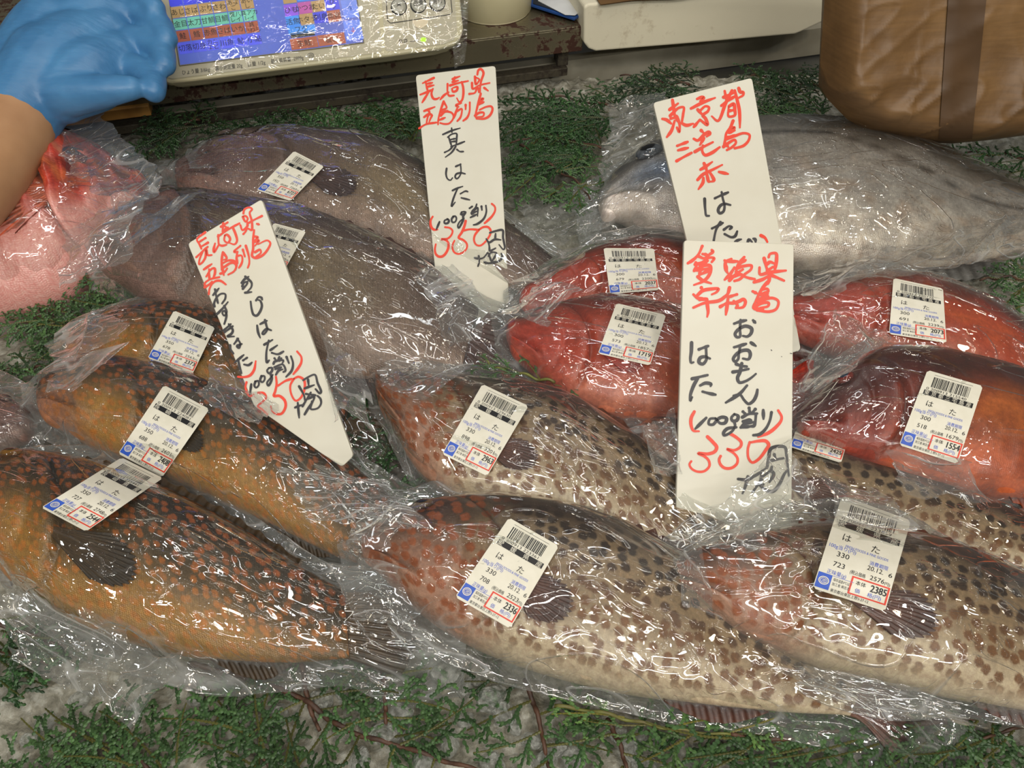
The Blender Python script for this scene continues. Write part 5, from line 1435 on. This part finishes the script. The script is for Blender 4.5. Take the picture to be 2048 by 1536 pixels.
# ------------------------------------------------------------------ cypress sprigs: flat sprays of scale leaves
def frond_mesh(seed, L=0.13, dens=1.0):
    rnd = random.Random(seed)
    V, F, Cc = [], [], []
    def chain(p, ang, ln, wd, col, drop):
        k = max(2, int(ln / 0.0021))
        st = ln / k
        d = np.array([math.cos(ang), math.sin(ang)]); nn = np.array([-d[1], d[0]])
        bend = rnd.uniform(-1.0, 1.0) * 2.0
        b0 = len(V)
        rows = 0
        pts = []
        for i in range(2 * k + 1):
            t = i / (2 * k)
            c = p + d * (ln * t) + nn * (bend * t * t * ln * 0.12)
            w = wd * (0.55 if i % 2 == 0 else 1.0) * (1 - 0.45 * t) * (0.4 if i == 2 * k else 1)
            z = -drop * t * t * ln
            for sgn, zz in ((-1, 0), (0, wd * 0.55), (1, 0)):
                q = c + nn * (w * sgn)
                V.append((q[0], q[1], z + zz * (0.7 + 0.3 * (i % 2))))
                sh = 0.9 + 0.2 * (i % 2)
                Cc.append(np.clip(col * sh, 0, 1))
            if i:
                o = b0 + 3 * (i - 1)
                F.append((o, o + 3, o + 4, o + 1)); F.append((o + 1, o + 4, o + 5, o + 2))
            pts.append((c, z))
        return pts
    g1, g2 = lin((44, 68, 44)), lin((78, 106, 64))
    tips = lin((104, 128, 60))
    def colr(x): return (g1 * (1 - x) + g2 * x) * rnd.uniform(0.8, 1.15)
    main = chain(np.zeros(2), 0.0, L, 0.0011, lin((86, 84, 44)), 0.0)
    x = 0.007; side = 1
    while x < L * 0.97:
        t = x / L
        l1 = L * 0.46 * (1 - t) ** 0.75 * (0.40 + 0.60 * min(1, t * 4)) * rnd.uniform(0.8, 1.1) + 0.006
        a1 = side * math.radians(rnd.uniform(34, 44))
        p1 = np.array([x, 0.0])
        chain(p1, a1, l1, 0.0016, colr(0.3), 0.15)
        y = 0.0045; s2 = side
        while y < l1 * 0.95:
            t2 = y / l1
            l2 = (min(l1 * 0.42, 0.016) * (1 - t2) ** 0.6 + 0.004) * rnd.uniform(0.8, 1.1)
            a2 = a1 + s2 * math.radians(rnd.uniform(30, 40))
            p2 = p1 + y * np.array([math.cos(a1), math.sin(a1)])
            chain(p2, a2, l2, 0.0016, colr(0.55), 0.2)
            z = 0.0045; s3 = s2
            while z < l2 * 0.8:
                p3 = p2 + z * np.array([math.cos(a2), math.sin(a2)])
                chain(p3, a2 + s3 * math.radians(rnd.uniform(28, 38)), min((l2 - z) * 0.6, 0.003) + 0.0026, 0.0015, colr(0.8) * (1 if rnd.random() < .75 else 1.3), 0.2)
                z += 0.0042; s3 = -s3
            y += rnd.uniform(0.0058, 0.0072); s2 = -s2
        x += rnd.uniform(0.0085, 0.0110); side = -side
    v = np.array(V)
    v[:, 2] += -1.6 * (v[:, 0] - 0.3 * L) ** 2 * (v[:, 0] > .3 * L) + 0.002 * np.sin(v[:, 1] * 50 + seed) - 1.6 * v[:, 1] ** 2
    return mesh('frond', v, F, M['needle'], False, None, {'Skin': np.array(Cc)})

def needle_mat():
    m, nt, out = mat('cypress_scale_leaves')
    at = N(nt, 'Attribute', attribute_name='Skin')
    oi = N(nt, 'ObjectInfo')
    c = mixc(nt, 1.0, at.outputs['Color'], oi.outputs['Color'], 'MULTIPLY')
    p = N(nt, 'BsdfPrincipled', {'Base Color': c, 'Roughness': 0.42, 'Specular IOR Level': 0.4})
    tl = N(nt, 'BsdfTranslucent', {'Color': c})
    mx = N(nt, 'MixShader', {0: 0.12, 1: p.outputs[0], 2: tl.outputs[0]})
    nt.links.new(mx.outputs[0], out.inputs[0])
    return m
M['needle'] = needle_mat()
M['bark'] = plain('reddish_bark', (86, 56, 38), 0.6, noise=(50, 34, 26), scale=140, bump=0.4)
M['green_bark'] = plain('green_bark', (112, 118, 52), 0.55, noise=(92, 84, 44), scale=120, bump=0.2)
FR = {ln: [frond_mesh(int(ln * 1000) + i, ln) for i in range(2)] for ln in (0.030, 0.042, 0.056, 0.072, 0.092, 0.12)}
_rs = random.Random(5)
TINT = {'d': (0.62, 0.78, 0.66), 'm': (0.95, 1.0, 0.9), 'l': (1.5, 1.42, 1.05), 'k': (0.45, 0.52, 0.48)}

def sprig(label, stem, fronds, z=0.010, tint='m', bark='bark', rad=0.0014, group='cypress sprigs', thick=0):
    """stem: pixel path on the ice (or None); fronds: (base x, base y, tip x, tip y[, width])"""
    root = empty('cypress_sprig')
    allp = []
    if stem is not None and len(stem) > 1:
        sp = resample(np.array(stem, float), max(12, len(stem) * 8))
        p = U(sp[:, 0], sp[:, 1], z + 0.002)
        p[:, 2] += 0.002 * np.sin(np.arange(len(p)) * 0.7)
        r = rad * np.linspace(1.0, 0.6, len(p)) * (1 + 0.12 * np.sin(np.arange(len(p)) * 2.1))
        MB().tube(p, r, 8).build('twig', M[bark], root, True)
        allp.append(p)
    extra = []
    for f in fronds:            # a bough is several sprays deep
        for _ in range(thick):
            j = lambda: _rs.uniform(-22, 22)
            extra.append((f[0] + j() * 0.6, f[1] + j() * 0.5, f[2] + j() * 1.6, f[3] + j()) + tuple(f[4:]))
    for f in list(fronds) + extra:
        b, t = U(np.float64(f[0]), np.float64(f[1]), z + 0.003), U(np.float64(f[2]), np.float64(f[3]), z + 0.004 + _rs.uniform(0, 0.006))
        wy = f[4] if len(f) > 4 else 1.0
        ln = np.linalg.norm(t - b)
        ex = nrm(t - b)
        up = nrm(Z + 0.30 * nrm(O - b) + np.array([_rs.uniform(-.2, .2), _rs.uniform(-.2, .2), 0]))
        ey = nrm(np.cross(up, ex)); ez = np.cross(ex, ey)
        kl = min(FR, key=lambda q_: abs(q_ - ln))
        sc = ln / kl
        o = obj('frond', _rs.choice(FR[kl]), root)
        fl = _rs.choice((1, -1))
        sy = (0.6 + 0.4 * sc) * wy
        mt = Matrix(((ex[0] * sc, ey[0] * sy * fl, ez[0] * sy, b[0]), (ex[1] * sc, ey[1] * sy * fl, ez[1] * sy, b[1]), (ex[2] * sc, ey[2] * sy * fl, ez[2] * sy, b[2]), (0, 0, 0, 1)))
        o.matrix_local = mt
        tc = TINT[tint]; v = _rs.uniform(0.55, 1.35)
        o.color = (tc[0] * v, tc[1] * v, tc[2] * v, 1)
        allp.append(np.array([b, t]))
    base = np.vstack(allp).mean(0); base[2] = 0.0
    tag(root, label, 'sprig', group)
    rebase(root, base)
    return root

# in front of the fish
sprig('cypress sprig fanning up from the bottom edge, lowest left on the ice', [(330, 1590), (290, 1530), (230, 1480)], [(330, 1580, 110, 1420), (310, 1590, -10, 1500), (340, 1560, 235, 1385), (300, 1545, 150, 1470), (230, 1590, -60, 1560), (360, 1590, 330, 1420), (250, 1500, 60, 1455)], tint='m')
sprig('cypress sprig lying along the bottom edge, right of the lowest left one', [(600, 1610), (530, 1520), (470, 1440)], [(560, 1570, 380, 1420), (540, 1530, 470, 1350), (500, 1470, 330, 1395), (600, 1600, 410, 1530), (620, 1600, 560, 1440), (480, 1450, 400, 1370), (580, 1600, 470, 1590)], tint='m')
sprig('cypress sprig with a green-tipped reddish twig below the orange-spotted grouper', [(380, 1328), (470, 1350), (540, 1372), (610, 1400), (660, 1440), (720, 1470), (800, 1492), (900, 1525), (980, 1545)],
      [(500, 1358, 380, 1470), (540, 1372, 480, 1540), (610, 1400, 530, 1560), (660, 1440, 580, 1590), (720, 1468, 660, 1600), (790, 1488, 740, 1620), (620, 1400, 790, 1345), (690, 1450, 860, 1400), (800, 1490, 960, 1430), (870, 1512, 840, 1620), (740, 1474, 900, 1480)], rad=0.0020)
sprig('upright reddish cypress twig between ice lumps below the middle of the fish', [(603, 1318), (612, 1380), (625, 1430), (640, 1462)], [(610, 1345, 730, 1330), (614, 1370, 500, 1340), (618, 1395, 490, 1440), (624, 1420, 760, 1410)], rad=0.0018)
sprig('cypress sprig with an upright twig under the spotted grouper, left of centre', [(766, 1340), (770, 1400), (772, 1450)], [(768, 1350, 880, 1330), (770, 1375, 660, 1330), (770, 1400, 910, 1390), (772, 1425, 640, 1450), (772, 1440, 880, 1490)], rad=0.0018)
sprig('dark cypress sprig against the belly of the spotted grouper, centre front', [(1050, 1360), (1075, 1430), (1090, 1500), (1100, 1550)], [(1055, 1370, 930, 1350), (1065, 1400, 930, 1450), (1075, 1430, 1200, 1385), (1082, 1460, 960, 1530), (1090, 1490, 1220, 1470), (1095, 1520, 1000, 1600)], tint='m', rad=0.0018)
sprig('cypress sprig with a bare reddish stalk at the bottom edge, right of centre', [(1215, 1440), (1240, 1490), (1256, 1550)], [(1220, 1448, 1110, 1420), (1228, 1465, 1090, 1500), (1235, 1480, 1350, 1440), (1250, 1530, 1160, 1600), (1245, 1505, 1380, 1530)], rad=0.0018)
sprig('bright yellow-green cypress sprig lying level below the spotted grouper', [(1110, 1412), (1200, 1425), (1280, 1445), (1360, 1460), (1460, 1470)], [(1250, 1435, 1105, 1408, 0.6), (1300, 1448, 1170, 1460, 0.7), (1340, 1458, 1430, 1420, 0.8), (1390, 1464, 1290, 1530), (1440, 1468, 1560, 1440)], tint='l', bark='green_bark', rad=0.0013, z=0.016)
sprig('broad green cypress sprig along the bottom edge under the rightmost grouper', [(2000, 1425), (1900, 1442), (1780, 1450), (1660, 1465), (1560, 1480), (1460, 1470)],
      [(1900, 1442, 1760, 1580), (1840, 1446, 1650, 1570), (1780, 1450, 1560, 1570), (1700, 1460, 1450, 1580), (1620, 1470, 1380, 1540), (1560, 1475, 1390, 1440), (1760, 1452, 1600, 1410), (1660, 1462, 1500, 1415), (1960, 1432, 1870, 1590), (1900, 1442, 1790, 1390), (1500, 1475, 1300, 1490), (1520, 1480, 1380, 1600), (1990, 1428, 1960, 1600), (1840, 1448, 1900, 1390)], tint='m', rad=0.0020, z=0.014)
sprig('cypress sprig hanging over the bottom right corner of the ice', [(2090, 1440), (2020, 1460), (1960, 1480)], [(2030, 1455, 1940, 1590), (2060, 1448, 2020, 1600), (1990, 1468, 1860, 1550), (2090, 1445, 2100, 1590), (2050, 1450, 1930, 1440)], tint='m', z=0.014)
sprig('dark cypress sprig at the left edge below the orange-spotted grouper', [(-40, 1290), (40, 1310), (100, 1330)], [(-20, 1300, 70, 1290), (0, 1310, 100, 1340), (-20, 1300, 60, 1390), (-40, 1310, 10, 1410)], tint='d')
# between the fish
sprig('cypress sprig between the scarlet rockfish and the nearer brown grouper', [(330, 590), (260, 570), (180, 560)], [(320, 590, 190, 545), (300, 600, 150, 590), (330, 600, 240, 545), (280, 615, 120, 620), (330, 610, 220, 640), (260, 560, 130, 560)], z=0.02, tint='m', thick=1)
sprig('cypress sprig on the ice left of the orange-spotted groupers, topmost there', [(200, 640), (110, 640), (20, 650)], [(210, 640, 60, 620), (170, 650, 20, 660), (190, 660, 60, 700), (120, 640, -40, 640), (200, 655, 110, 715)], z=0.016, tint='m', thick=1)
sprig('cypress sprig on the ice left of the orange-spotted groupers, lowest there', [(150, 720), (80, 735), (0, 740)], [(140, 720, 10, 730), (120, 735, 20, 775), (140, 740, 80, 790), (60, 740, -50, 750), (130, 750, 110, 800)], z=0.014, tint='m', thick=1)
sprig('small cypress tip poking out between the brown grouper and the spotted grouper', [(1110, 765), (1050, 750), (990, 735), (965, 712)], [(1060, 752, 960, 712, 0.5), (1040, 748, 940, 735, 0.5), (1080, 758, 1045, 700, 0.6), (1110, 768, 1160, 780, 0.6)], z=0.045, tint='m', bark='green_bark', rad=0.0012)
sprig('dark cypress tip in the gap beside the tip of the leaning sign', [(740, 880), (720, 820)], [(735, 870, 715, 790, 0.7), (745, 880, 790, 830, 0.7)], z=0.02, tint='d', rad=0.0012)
sprig('dark cypress sprig under the bags between an orange-spotted and a spotted grouper', [(800, 980), (730, 900), (690, 800)], [(790, 970, 690, 880), (760, 930, 800, 850), (720, 880, 640, 780), (780, 980, 680, 1000), (710, 850, 760, 770), (770, 960, 860, 1000)], z=0.016, tint='d', thick=1)  # dark green foliage, put in to darken the gap between these bags
sprig('added dark cypress sprig on the ice between the brown grouper tail and the spotted grouper', [(1120, 800), (1040, 770), (960, 760)], [(1100, 800, 970, 750), (1060, 790, 930, 790), (1110, 810, 1220, 850), (1000, 765, 880, 770), (1120, 790, 1060, 700)], z=0.014, tint='d', thick=1)  # added so the bright ice in this gap reads as dark
sprig('added dark cypress sprig under the bag below the dark-headed red grouper, right edge', [(2090, 1010), (2000, 1000), (1930, 990)], [(2080, 1010, 1950, 980), (2060, 1020, 1960, 1040), (2090, 1000, 2020, 960), (2100, 1030, 2020, 1070)], z=0.016, tint='d', thick=1)  # added foliage that stands in for the dark of the gap
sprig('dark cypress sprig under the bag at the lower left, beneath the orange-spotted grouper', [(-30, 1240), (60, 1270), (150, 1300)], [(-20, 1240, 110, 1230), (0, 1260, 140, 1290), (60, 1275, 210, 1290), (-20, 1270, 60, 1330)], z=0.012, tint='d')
# at the back
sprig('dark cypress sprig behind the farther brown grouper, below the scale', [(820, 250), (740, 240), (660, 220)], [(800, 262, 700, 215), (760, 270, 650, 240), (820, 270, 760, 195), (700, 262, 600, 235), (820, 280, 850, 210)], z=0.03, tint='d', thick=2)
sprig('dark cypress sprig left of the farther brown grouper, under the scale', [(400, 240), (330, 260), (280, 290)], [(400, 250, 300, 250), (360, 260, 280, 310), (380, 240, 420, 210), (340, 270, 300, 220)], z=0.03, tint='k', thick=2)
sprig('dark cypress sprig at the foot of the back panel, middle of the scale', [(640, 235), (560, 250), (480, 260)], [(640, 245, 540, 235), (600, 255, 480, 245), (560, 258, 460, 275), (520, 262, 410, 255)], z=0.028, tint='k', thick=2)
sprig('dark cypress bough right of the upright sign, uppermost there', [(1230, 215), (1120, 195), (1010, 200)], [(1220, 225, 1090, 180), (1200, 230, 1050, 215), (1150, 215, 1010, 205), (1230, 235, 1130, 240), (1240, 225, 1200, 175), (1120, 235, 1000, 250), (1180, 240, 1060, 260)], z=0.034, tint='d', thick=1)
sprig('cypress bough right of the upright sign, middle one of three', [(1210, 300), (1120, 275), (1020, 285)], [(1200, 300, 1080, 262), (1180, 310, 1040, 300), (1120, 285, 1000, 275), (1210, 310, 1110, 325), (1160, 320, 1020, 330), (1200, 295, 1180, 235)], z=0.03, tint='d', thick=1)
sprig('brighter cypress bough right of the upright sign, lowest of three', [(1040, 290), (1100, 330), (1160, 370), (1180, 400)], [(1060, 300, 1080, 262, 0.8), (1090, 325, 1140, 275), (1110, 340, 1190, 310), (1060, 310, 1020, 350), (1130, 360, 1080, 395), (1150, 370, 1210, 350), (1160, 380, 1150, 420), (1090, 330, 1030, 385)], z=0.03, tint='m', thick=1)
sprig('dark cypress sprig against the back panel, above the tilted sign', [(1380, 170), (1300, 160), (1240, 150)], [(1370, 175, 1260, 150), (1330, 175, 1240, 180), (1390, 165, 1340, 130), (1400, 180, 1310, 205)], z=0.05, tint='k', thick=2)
sprig('cypress sprig between the tilted sign and the paper bag, upper one', [(1640, 175), (1570, 160), (1500, 150)], [(1630, 180, 1530, 150), (1600, 190, 1510, 180), (1640, 190, 1590, 130), (1560, 180, 1480, 140)], z=0.045, tint='k', thick=2)
sprig('cypress sprig between the tilted sign and the paper bag, lower one', [(1660, 240), (1590, 225), (1520, 215)], [(1650, 245, 1540, 215), (1620, 250, 1530, 245), (1660, 240, 1600, 190), (1580, 235, 1510, 200)], z=0.04, tint='m', thick=2)
sprig('cypress sprig beside the bagged red grouper at the right edge, under the silver fish', [(2080, 560), (2010, 555), (1960, 560)], [(2070, 565, 1970, 545), (2060, 575, 1990, 600), (2080, 555, 2010, 520), (2090, 590, 2030, 620)], z=0.02, tint='m', thick=1)
sprig('cypress sprig behind the silver fish below the paper bag, at the right edge', [(2090, 320), (2010, 310), (1930, 305)], [(2080, 325, 1970, 312), (2060, 335, 1990, 350), (2000, 312, 1900, 300), (2090, 315, 2020, 295)], z=0.03, tint='d')

# ------------------------------------------------------------------ lumps of ice
def ice_lump(seed):
    bm = bmesh.new()
    bmesh.ops.create_icosphere(bm, subdivisions=4, radius=1.0)
    v = np.array([x.co[:] for x in bm.verts])
    rs = np.random.RandomState(seed)
    for _ in range(9):                       # melted flats
        d = nrm(rs.normal(size=3)); k = rs.uniform(0.62, 0.86)
        h = v @ d
        v = v - np.maximum(h - k, 0)[:, None] * d * 0.92
    v = v * (1 + 0.10 * (fbm(v[:, 0] * 2 + 9, v[:, 1] * 2 + v[:, 2] * 1.5, seed) - 0.5)[:, None])
    v *= np.array([1.0, rs.uniform(0.7, 0.95), rs.uniform(0.55, 0.75)])
    f = [tuple(x.index for x in p.verts) for p in bm.faces]
    bm.free()
    return mesh('ice_lump', v, f, M['cube'])
IL = [ice_lump(i) for i in range(6)]
rs = random.Random(11)
spots = [(893, 1345, .020), (868, 1322, .014), (985, 1398, .018), (1005, 1425, .016), (930, 1380, .011), (950, 1360, .010), (1090, 1520, .014), (1110, 1500, .012), (1065, 1480, .012), (1145, 1520, .013), (1215, 1405, .012), (1260, 1500, .014),
         (1240, 1470, .012), (1290, 1530, .013), (1180, 1450, .011), (1275, 1475, .010), (800, 1430, .017), (770, 1470, .016), (830, 1460, .014), (720, 1520, .015), (850, 1530, .014), (640, 1400, .013), (930, 1440, .012), (1030, 1450, .011),
         (1330, 1425, .011), (1370, 1540, .013), (690, 1380, .012), (560, 1430, .013), (470, 1400, .012), (390, 1395, .013), (300, 1370, .012), (270, 1420, .011), (160, 1400, .012), (90, 1440, .012), (60, 1480, .011), (1320, 1490, .010), (985, 1530, .013), (900, 1490, .012)]
for i, (x, y, r) in enumerate(spots):
    o = obj('ice_lump', IL[i % 6])
    p = U(x, y, r * 0.4 + 0.002)
    o.location = p
    o.rotation_euler = (rs.uniform(-.5, .5), rs.uniform(-.5, .5), rs.uniform(0, 6.28))
    k = r * rs.uniform(0.55, 0.75)
    o.scale = (k, k, k)
    tag(o, 'clear half-melted lump of ice among the sprigs in front of the fish', 'ice', 'ice lumps on the front of the bed')
# ------------------------------------------------------------------ the gloved hand reaching for the scale
def capsule_chain(bm, pts, rad, k=18):
    """tapered limb: a tube through the joints with round ends"""
    pts = np.asarray(pts, float); rad = np.asarray(rad, float)
    n = max(10, len(pts) * 7)
    pr = resample(np.hstack([pts, rad[:, None]]), n)
    p, r = pr[:, :3], pr[:, 3]
    t = nrm(np.gradient(p, axis=0))
    ref = np.array([0.3, 0.2, 0.93])
    a = nrm(np.cross(t, ref)); b = np.cross(t, a)
    th = np.linspace(0, 2 * np.pi, k, endpoint=False)
    rows = []
    for e in (0, 1):
        caps = []
        for u in np.linspace(0.15, 0.95, 5):
            i = 0 if e == 0 else -1
            sgn = -1 if e == 0 else 1
            c = p[i] + sgn * t[i] * r[i] * math.sin(u * math.pi / 2) if e else p[i] - t[i] * r[i] * math.sin(u * math.pi / 2)
            caps.append((c, r[i] * math.cos(u * math.pi / 2), a[i], b[i]))
        rows.append(caps)
    allr = rows[0][::-1] + [(p[i], r[i], a[i], b[i]) for i in range(n)] + rows[1]
    v = np.concatenate([c + rr * (A[None] * np.cos(th)[:, None] + Bv[None] * np.sin(th)[:, None]) for c, rr, A, Bv in allr])
    m = len(allr)
    f = gridfaces(m, k, True).tolist() + [tuple(range(k))[::-1], tuple(range((m - 1) * k, m * k))]
    bv = [bm.verts.new(x) for x in v]
    for q in f:
        bm.faces.new([bv[i] for i in q])

def fuse(name, limbs, voxel, m, parent, sm=6):
    bm = bmesh.new()
    for pts, rad in limbs:
        capsule_chain(bm, pts, rad)
    me = bpy.data.meshes.new(name); bm.to_mesh(me); bm.free()
    o = obj(name, me)
    r = o.modifiers.new('r', 'REMESH'); r.mode = 'VOXEL'; r.voxel_size = voxel
    s = o.modifiers.new('s', 'SMOOTH'); s.factor = 0.5; s.iterations = sm
    bpy.context.view_layer.update()
    me2 = bpy.data.meshes.new_from_object(o.evaluated_get(bpy.context.evaluated_depsgraph_get()))
    bpy.data.objects.remove(o); bpy.data.meshes.remove(me)
    me2.name = name
    me2.materials.clear(); me2.materials.append(m)
    me2.polygons.foreach_set('use_smooth', np.ones(len(me2.polygons), dtype=bool))
    return obj(name, me2, parent)

M['skin'] = plain('skin', (190, 146, 106), 0.5, noise=(176, 132, 94), scale=30, bump=0.05, sub=0.2)
def glove_mat():
    m, nt, out = mat('blue_nitrile')
    tc = N(nt, 'TexCoord')
    n1 = N(nt, 'TexNoise', {'Vector': tc.outputs['Object'], 'Scale': 26.0, 'Detail': 4.0})
    w = N(nt, 'TexNoise', {'Vector': N(nt, 'Mapping', {'Vector': tc.outputs['Object'], 'Scale': (30, 120, 60), 'Rotation': (0, 0.4, 0.7)}).outputs[0], 'Scale': 1.0, 'Detail': 3.0})
    c = ramp(nt, n1.outputs['Fac'], [(0.3, (58, 112, 160)), (0.7, (80, 138, 186))])
    h = math_(nt, 'ADD', n1.outputs['Fac'], math_(nt, 'MULTIPLY', w.outputs['Fac'], 0.8))
    b = N(nt, 'Bump', {'Height': h, 'Strength': 0.35, 'Distance': 0.004})
    p = N(nt, 'BsdfPrincipled', {'Base Color': c, 'Roughness': 0.42, 'Normal': b.outputs[0], 'Subsurface Weight': 0.1, 'Subsurface Scale': 0.004})
    nt.links.new(p.outputs[0], out.inputs[0])
    return m
M['glove'] = glove_mat()
pr = empty('person')
H = lambda x, y, d: PD(np.float64(x), np.float64(y), d)
w0 = H(50, 205, .70)
arm = [([H(-330, 520, .60), H(-150, 420, .63), H(-40, 330, .665), H(35, 235, .70), H(75, 170, .715)], [.050, .046, .040, .034, .031])]
armo = fuse('arm', arm, 0.004, M['skin'], pr, 10)
armo['label'] = 'bare forearm'
R = 0.001
limbs = [
    ([H(22, 250, .699), H(60, 190, .707), H(100, 130, .715)], [.0365, .036, .037]),                     # cuff and heel
    ([H(40, 140, .715), H(110, 60, .735), H(170, 10, .745)], [.030, .034, .026]),                      # back of the hand, little-finger side
    ([H(85, 180, .710), H(150, 110, .725), H(215, 70, .738)], [.034, .038, .028]),
    ([H(120, 190, .705), H(180, 150, .715), H(235, 120, .728)], [.026, .033, .026]),
    ([H(120, 60, .735), H(190, 40, .740), H(240, 40, .745)], [.030, .030, .024]),
    ([H(185, 5, .745), H(240, -18, .745), H(285, -8, .735), H(310, 18, .725)], [.0145, .0125, .0115, .010]),  # little finger
    ([H(215, 40, .742), H(275, 28, .738), H(318, 50, .728), H(334, 78, .718)], [.0150, .0130, .0120, .0100]),
    ([H(225, 85, .735), H(285, 82, .728), H(322, 104, .718), H(330, 130, .708)], [.0155, .0135, .0120, .0100]),
    ([H(225, 130, .725), H(275, 140, .716), H(305, 160, .706), H(308, 182, .697)], [.0155, .0135, .0120, .0105]),  # index, curled under
    ([H(120, 192, .700), H(175, 186, .693), H(225, 180, .690), H(264, 176, .690)], [.021, .0165, .0135, .0105]),  # thumb
]
gl = fuse('glove', limbs, 0.0022, M['glove'], pr, 5)
gl['label'] = 'blue nitrile glove'
# rolled rim of the cuff
c0, c1 = H(14, 264, .697), H(60, 190, .707)
t = nrm(c1 - c0); a = nrm(np.cross(t, Z)); b = np.cross(t, a)
th = np.linspace(0, 2 * np.pi, 49)
MB().tube(c0 + t * 0.004 + 0.0375 * (a * np.cos(th)[:, None] + b * np.sin(th)[:, None]), 0.0015, 8, False).build('glove_cuff', M['glove'], gl, True)
tag(pr, 'person reaching in with a bare forearm and a blue gloved hand', 'person')
rebase(pr, w0)
